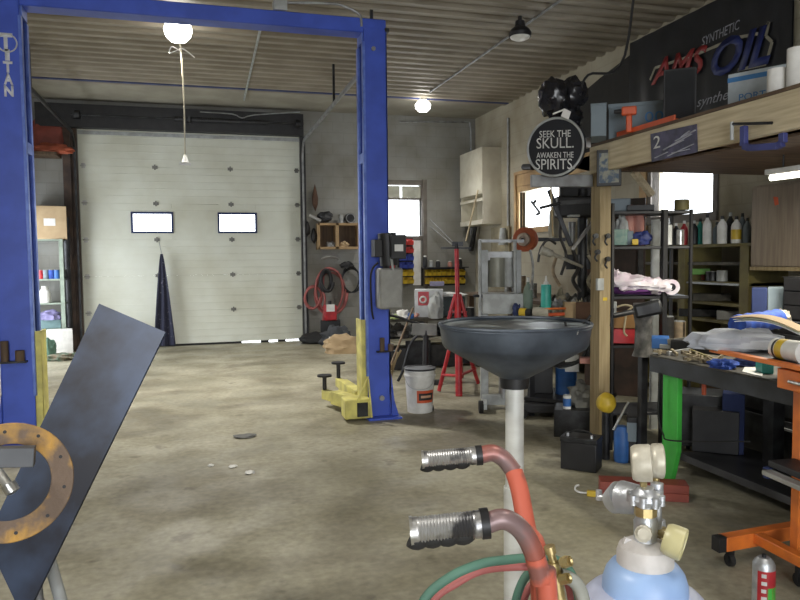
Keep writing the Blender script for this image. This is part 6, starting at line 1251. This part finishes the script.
p = onY(315, 200, YB-0.05); solo('leather_holster', MB().lathe([(0, onY(315, 212, YB-0.05).z), (0.05, onY(315, 204, YB-0.05).z), (0.055, onY(315, 198, YB-0.05).z), (0.02, onY(315, 188, YB-0.05).z), (0, onY(315, 184, YB-0.05).z)], (p.x, YB-0.06, 0), 14), M_brown, 'slim dark brown leather piece hanging on the wall above the cubby shelf', 'leather holster')
for i, (px, py, m, lb) in enumerate(((307, 228, M_black, 'small black tool hanging beside the door track, upper'), (314, 235, M_black, 'black tool hanging left of the cubby shelf'))):
    q = onY(px, py, YB-0.06); solo('hanging_tool', MB().lathe([(0, -0.16), (0.05, -0.1), (0.06, 0), (0.03, 0.1), (0, 0.13)], q, 14), m, lb, 'tool')
solo('white_hook_handle', MB().tube([onY(322, 259, YB-0.06), onY(325, 257, YB-0.1), onY(331, 256, YB-0.12), onY(337, 257, YB-0.1), onY(338.5, 260, YB-0.06)], 0.025, 8), M_lev, 'white curved handle on the wall under the cubby shelf', 'handle')
coil('red_air_hose', onY(330, 292, YB-0.12), 0.27, 0.022, 3, M_rhose, 'coiled red air hose hanging on the wall beside the overhead door', 'hose', sq=1.45)
coil('red_air_hose', onY(313, 297, YB-0.15), 0.15, 0.020, 2, M_rhose, 'smaller red hose loop nearest the overhead door track', 'hose', sq=1.3)
solo('red_hose_tail', MB().tube([onY(324, 270, YB-0.2), onY(323, 290, YB-0.22), onY(325, 300, YB-0.2), onY(322, 330, YB-0.2)], 0.02, 8), M_rhose, 'red hose tail hanging down through the coil', 'hose')
coil('black_cable', onY(326, 281, YB-0.24), 0.10, 0.03, 3, M_black, 'thick black cable coil hanging inside the red hose', 'cable', sq=1.7)
coil('grey_cable', onY(351, 280, YB-0.10), 0.17, 0.012, 3, M_dark, 'thin dark cable coil hanging right of the red hose', 'cable', sq=1.3)
heap('black_glove', onY(347, 268, YB-0.10), (0.12, 0.07, 0.08), M_black, 'black bundle hanging above the thin dark cable coil', 'bundle', 53, 0.3)
p = onY(330, 316, YB-0.25); t = thing('red_canister', 'red can with a white label on the floor pile by the hose', 'can', (p.x, p.y, 0.38))
wpart('can_body', MB().bb((p.x-0.11, YB-0.35, 0.385), (p.x+0.11, YB-0.15, onY(330, 305, YB-0.3).z)), M_red, t, 0.02); wpart('can_label', MB().bb((p.x-0.08, YB-0.355, 0.55), (p.x+0.07, YB-0.35, 0.68)), M_paper, t)
wpart('cap', MB().cyl((p.x, YB-0.25, onY(330, 306, YB-0.3).z), (p.x, YB-0.25, onY(330, 301, YB-0.3).z), 0.03), M_black, t)
p = V((p.x, YB-0.28, 0)); carton('black_tub', p, 0.36, 0.2, 0.38, M_black, 'black tub standing under the red can by the back wall', 'tub')
heap('black_bag', onY(316, 343, YB-0.45), (0.28, 0.16, 0.13), M_rub, 'black flattened bag on the floor beside the door track', 'bag', 60, 0.15)
heap('dark_bag', flo(337, 345), (0.27, 0.2, 0.22), mat('slate_bag', (0.06, 0.065, 0.075), 0.7), 'slate coloured heap behind the crumpled cardboard', 'bag', 61, 0.3)
p = flo(343, 353); heap('crumpled_cardboard', p, (0.30, 0.15, 0.20), M_card, 'crumpled cardboard carton on the floor left of the blue post', 'cardboard', 62, 0.22)
bottle('tan_bottle', flo(330, 353), 0.035, 0.26, M_card, 'small tan bottle standing left of the crumpled cardboard', neck=0.4)
# dark cloth hanging on the door
mb = MB(); zt5, zb5 = onY(162, 254, YB-0.08).z, 0.03; v_ = []; n_ = 16; m_ = 18; xc0 = onY(163, 300, YB-0.08).x
for side in (0, 1):
    for i in range(m_+1):
        u_ = i/m_; z = zt5+(zb5-zt5)*u_; wl = 0.02+0.16*u_**0.8
        for j in range(n_+1): s_ = j/n_*2-1; v_.append((xc0+s_*wl+0.01*u_, YB-0.07-side*0.012-0.035*math.sin(s_*7+u_*2)*u_-0.02, z))
k_ = (m_+1)*(n_+1)
f_ = [[i*(n_+1)+j, i*(n_+1)+j+1, (i+1)*(n_+1)+j+1, (i+1)*(n_+1)+j] for i in range(m_) for j in range(n_)]; f_ += [[q+k_ for q in f][::-1] for f in f_]
mb.add(v_, f_); o = solo('dark_cloth', mb, M_flag, 'dark patterned cloth hanging from a hinge of the overhead door', 'cloth')
solo('cloth_string', MB().cyl((xc0, YB-0.06, zt5), (onY(159, 240, YB-0.05).x, YB-0.03, onY(159, 242, YB-0.05).z), 0.006), M_lgrey, 'thin string tying the dark cloth to the door hinge', 'string')

# =====================================================================  LEFT BACK CORNER: shelf unit
sx0, sx1 = onY(34, 280, 12.35).x, onY(62, 280, 12.35).x; sty = 12.35; tz5 = onY(50, 239, sty).z
t = thing('metal_shelving', 'pale green metal shelving in the left back corner behind the post', 'shelving', ((sx0+sx1)/2, sty+0.2, 0))
M_sg = mat('sage_shelf_steel', (0.25, 0.30, 0.24), 0.5)
for x in (sx0-0.35, sx1): wpart('upright', MB().bb((x-0.03, sty, 0), (x+0.03, sty+0.04, tz5)), M_sg, t); wpart('upright', MB().bb((x-0.03, sty+0.36, 0), (x+0.03, sty+0.4, tz5)), M_sg, t)
szs = [tz5-0.001, onY(50, 279, sty).z, onY(50, 303, sty).z, onY(50, 329, sty).z, 0.1]
for z in szs: wpart('shelf', MB().bb((sx0-0.35, sty, z-0.025), (sx1+0.02, sty+0.4, z)), M_sg, t)
w5 = (sty/math.cos(0))/F
ba = onY(51, 238, sty); carton('cardboard_box', V((ba.x, sty+0.0, tz5)), 26*0.0182, 0.35, 29*0.0182, M_card, 'taped cardboard box on top of the green metal shelving', flap=M_paper)
for i, (px, m, lb) in enumerate(((41, M_red, 'red can on the upper shelf of the green shelving'), (46, M_bluegrey, 'grey can on the upper shelf of the green shelving'), (52, M_bcloth, 'blue can on the upper shelf of the green shelving'), (57, M_blu2, 'second blue can near the upright of the green shelving'), (66, M_black, 'dark can beside the upright of the green shelving'))):
    q = onY(px, 275, sty+0.12); canister('oil_can', pz(V((min(q.x, sx1-0.0), q.y, 0)), szs[1]+0.001), 0.05, 0.14, m, lb)
q = onY(45, 300, sty+0.1); bottle('white_jug', pz(q, szs[2]+0.001), 0.09, 0.27, M_paper, 'white jug on the middle shelf of the green shelving', 'jug', neck=0.5)
q = onY(51, 329, sty+0.1); heap('purple_bag', pz(q, szs[3]+0.14), (0.16, 0.1, 0.10), mat('mauve_bag', (0.22, 0.2, 0.38), 0.6), 'mauve bag piled on the teal tub of the green shelving', 'bag', 70, 0.3)
carton('teal_tub', pz(q, szs[3]+0.001), 0.30, 0.2, 0.14, mat('dull_teal', (0.2, 0.32, 0.33), 0.6), 'dull teal tub on the low shelf of the green shelving', 'tub')
q = flo(60, 354); carton('white_crate', V((onY(60, 340, 12.0).x, 12.0, 0)), 21*0.0175, 0.3, 24*0.0175, M_paper, 'white crate on the floor before the green shelving', 'crate')
heap('debris_pile', flo(62, 360), (0.25, 0.15, 0.07), mat('debris_brown', (0.22, 0.17, 0.12), 0.8, 0, (0.08, 0.12, 0.08), 15), 'low brown debris heap on the floor by the left post', 'debris', 72, 0.35)
q = onY(52, 350, 11.9); heap('green_bag', V((q.x, 11.7, 0)), (0.10, 0.1, 0.22), mat('dull_green_bag', (0.1, 0.2, 0.14), 0.7), 'dull green bag leaning against the white crate', 'bag', 73, 0.2)
# high shelf with red orange things
hz_ = onY(50, 152, YB-0.4).z; solo('high_shelf', MB().bb((onY(20, 150, YB-0.4).x, YB-0.45, hz_-0.05), (DX0-0.25, YB-0.003, hz_)), M_woodd, 'dark high shelf on the back wall left of the door', 'wall shelf')
q = onY(52, 150, YB-0.3); heap('orange_tarp', pz(q, hz_+0.001), (0.30, 0.12, 0.10), mat('dull_orange_tarp', (0.42, 0.10, 0.05), 0.7), 'orange red folded tarp on the dark high shelf', 'tarp', 80, 0.2)
heap('brown_bundle', pz(onY(47, 140, YB-0.25), hz_+0.17) if False else pz(onY(47, 130, YB-0.1), hz_+0.001), (0.3, 0.07, 0.42), M_dred, 'dark red brown bundle behind the orange tarp', 'bundle', 81, 0.2)
solo('dark_pipe', MB().cyl((onY(67, 260, YB-0.2).x, YB-0.2, 0), (onY(67, 260, YB-0.2).x, YB-0.2, onY(67, 217, YB-0.2).z), 0.05), M_dark, 'dark upright pipe between the green shelving and the door', 'pipe')

# =====================================================================  MORE CLUTTER behind the funnel and along the right wall bench
MC = dict(cream=mat('cream_part', (0.42, 0.38, 0.27), 0.7, 0, (0.28, 0.25, 0.18), 14), tan=mat('tan_part', (0.34, 0.26, 0.16), 0.7, 0, (0.2, 0.15, 0.1), 14), steel=mat('steel_part', (0.32, 0.32, 0.30), 0.45, 0.5, (0.16, 0.16, 0.15), 18), dk=mat('oily_part', (0.06, 0.055, 0.05), 0.5, 0.3, (0.03, 0.03, 0.03), 12))
def elbow(name, p, s, m, label, cat, a0=0):      # pipe elbow with flange, standing on its base
    t = thing(name, label, cat, p, a0)
    lpart('elbow_pipe', MB().tube([(0, 0, 0.0), (0, 0, s*0.8), (s*0.25, 0, s*1.25), (s*0.9, 0, s*1.4)], s*0.28, 12), m, t); lpart('flange', MB().cyl((0, 0, 0), (0, 0, s*0.15), s*0.5, n=18), m, t); return t
def wheelpart(name, p, r, m, label, cat, a0=0):
    t = thing(name, label, cat, p, a0)
    lpart('rim', MB().torus((0, 0, r), r*0.82, r*0.18, rotm('X', 90), 28, 8), m, t); lpart('hub', MB().cyl((0, -r*0.2, r), (0, r*0.2, r), r*0.25, n=14), m, t)
    for k_ in range(4): a_ = k_*PI/2+0.4; lpart('spoke', MB().cyl((0, 0, r), (r*0.75*math.cos(a_), 0, r+r*0.75*math.sin(a_)), r*0.08, n=8), m, t)
    return t
BZm = mbz+0.001
def onwb(px, x=4.4): q = onX(px, 300, x); return V((q.x, q.y, BZm))
elbow('pipe_elbow', onst(556, 0.3), 0.12, MC['cream'], 'cream coloured pipe elbow on the machine bench behind the teal bottle', 'pipe part', 0.3)
elbow('pipe_elbow', onst(566, 0.15), 0.08, MC['steel'], 'small steel pipe elbow in front of the drill press column', 'pipe part', 2.0)
wheelpart('hand_wheel', onst(595, 0.22), 0.09, MC['cream'], 'cream spoked hand wheel beside the timber post on the machine bench', 'wheel', face(onst(595)))
wheelpart('hand_wheel', onst(550, 0.4), 0.07, MC['steel'], 'steel spoked hand wheel behind the teal bottle', 'wheel', face(onst(550)))
for i, (px, dp_, r_, m, lb) in enumerate(((560, 0.45, (0.05, 0.05, 0.16), 'cream', 'tall cream lump of rag at the back of the machine bench'), (577, 0.4, (0.06, 0.05, 0.12), 'steel', 'grey metal lump behind the hacksaw'), (543, 0.3, (0.04, 0.04, 0.08), 'dk', 'small oily dark lump behind the teal bottle'), (600, 0.3, (0.07, 0.06, 0.18), 'tan', 'tan lump leaning beside the timber post'), (569, 0.1, (0.035, 0.035, 0.035), 'steel', 'small steel lump before the cardboard box'))): heap('metal_lump', onst(px, dp_), r_, MC[m], lb, 'metal lump', 90+i, 0.3)
for i, (px, h_, m, lb) in enumerate(((508, 0.16, 'steel', 'steel canister on the wooden bench right of the press'), (515, 0.22, 'dk', 'dark canister on the wooden bench beneath the orange reel'), (522, 0.30, 'tan', 'tan canister on the wooden bench beneath the orange reel'), (533, 0.2, 'steel', 'steel canister behind the sage canister'))):
    q = onwb(px, 4.5); canister('oil_can', q, 0.055, h_, MC[m], lb)
# tools hanging on the dark tool board and window side
tbn = (at(586, 200, 7.6)-at(646, 200, 7.3)); 
for i, (px, y0_, y1_, w_, m, lb) in enumerate(((588, 205, 235, 0.05, 'cream', 'pale strip hanging at the left edge of the dark tool board'), (595, 215, 262, 0.04, 'tan', 'tan handle hanging on the dark tool board beside the post'), (613, 215, 250, 0.03, 'steel', 'steel bar hanging on the tool board right of the post'), (640, 215, 290, 0.05, 'dk', 'oily dark strap hanging at the right of the tool board'))):
    solo('hanging_strip', MB().bar(at(px, y0_, 7.6-0.005*(px-586)-0.045), at(px+1, y1_, 7.6-0.005*(px-586)-0.045), w_, 0.03), MC[m], lb, 'strip', bevel=0.004)
heap('cream_sack', at(577, 268, 7.0)*1.0-V((0, 0, 0.0)), (0.12, 0.08, 0.30), MC['cream'], 'long cream sack hanging behind the feed handle', 'sack', 101, 0.15)
solo('pale_board', MB().poly([pz(at(660, 219, 5.95), 0), pz(at(652, 220, 5.95), 0), at(652, 220, 5.95), at(660, 219, 5.95)], 0.02), M_lgrey, 'narrow pale board standing on the floor behind the black rack', 'board')
# loft-side small items
heap('grey_pouch', onrack(650, 2, 0.2), (0.1, 0.08, 0.05), MC['dk'], 'oily dark pouch behind the pink white bag on the rack', 'pouch', 103, 0.2)
for i, (px, k_, h_, m, lb) in enumerate(((668, 3, 0.2, 'dk', 'oily dark can on the lowest visible rack shelf, left'), (680, 3, 0.16, 'tan', 'tan can on the lowest visible rack shelf, right'))): canister('oil_can', onrack(px, k_, 0.1), 0.05, h_, MC[m], lb)

for i, (pts, r_, m, lb) in enumerate((
    (((562, 214), (560, 235), (566, 255), (561, 275)), 0.014, 'dk', 'dark strand for the gap left of the drill press strut'),
    (((573, 250), (578, 268), (573, 280), (580, 292)), 0.018, 'dk', 'dark strand for the gap below the feed handle'),
    (((556, 258), (553, 272), (560, 286)), 0.016, 'tan', 'tan cord drooping behind the feed handle grip'),
    (((588, 255), (594, 268), (588, 282), (597, 294)), 0.016, 'cream', 'cream hose drooping beside the drill press column'),
    (((597, 222), (593, 240), (598, 262)), 0.02, 'dk', 'dark strand for the gap beside the timber post'),
    (((530, 250), (533, 268), (531, 290)), 0.012, 'steel', 'thin steel tube standing below the orange reel'),
    (((538, 262), (541, 248), (548, 240), (556, 244)), 0.012, 'dk', 'dark strand for the gap between the reel and drill press'))):
    solo('dangling_strand', MB().tube([at(x, y, 6.55) for x, y in pts], r_, 8), MC[m], lb, 'cable')  # dark strands put in as the shaded gaps among the machines
for i, (px, dp_, r_, m, lb) in enumerate(((552, 0.45, (0.10, 0.06, 0.10), 'dk', 'wide oily black heap at the back left of the machine bench'), (566, 0.5, (0.12, 0.06, 0.13), 'steel', 'wide grey heap of castings at the back of the machine bench'), (590, 0.5, (0.12, 0.06, 0.16), 'dk', 'wide oily black heap behind the brown leather case'), (557, 0.12, (0.05, 0.04, 0.05), 'cream', 'small cream heap behind the hacksaw'), (580, 0.16, (0.05, 0.04, 0.10), 'cream', 'cream rag standing between the cardboard box and leather case'))): heap('parts_heap', onst(px, dp_), r_, MC[m], lb, 'parts heap', 120+i, 0.45, 3.5)

# dark and coloured clutter under and on the back table
for i, (px, dy, w_, h_, m, lb) in enumerate(((395, 0.1, 0.30, 0.30, M_black, 'black box under the back table right of the blue post'), (418, 0.25, 0.35, 0.36, M_dark, 'dark crate under the back table behind the bucket'), (445, 0.2, 0.4, 0.3, MC['dk'], 'oily dark crate under the back table behind the red stand'), (470, 0.3, 0.3, 0.34, M_black, 'black crate under the right end of the back table'))):
    r = ray(px, 340); s__ = (ta.y+dy)/r.y; carton('dark_crate', V((r.x*s__, ta.y+dy, 0.001)), w_, 0.3, h_, m, lb, 'crate')
    r = ray(px, 330); q = V((r.x*s__, ta.y+dy, 0.431)); heap('dark_pile', q, (0.16, 0.1, 0.12), [MC['dk'], MC['steel'], M_black, MC['tan']][i], ['oily pile on the plank shelf right of the blue post', 'grey pile on the plank shelf behind the pedestal', 'black pile on the plank shelf behind the red stand', 'tan pile at the right end of the plank shelf'][i], 'pile', 140+i, 0.4, 3)
for i, (px, m, r_, lb) in enumerate(((390, MC['steel'], (0.06, 0.05, 0.05), 'small grey lump at the far left of the back table'), (417, M_pink, (0.04, 0.04, 0.06), 'salmon lump left of the red panelled box'), (462, MC['dk'], (0.08, 0.06, 0.06), 'oily lump right of the slate grey case'), (406, M_bin_y, (0.04, 0.04, 0.03), 'tiny yellow lump on the back table beside the white rag'))): heap('table_lump', ont(px, 0.18), r_, m, lb, 'lump', 150+i, 0.3)
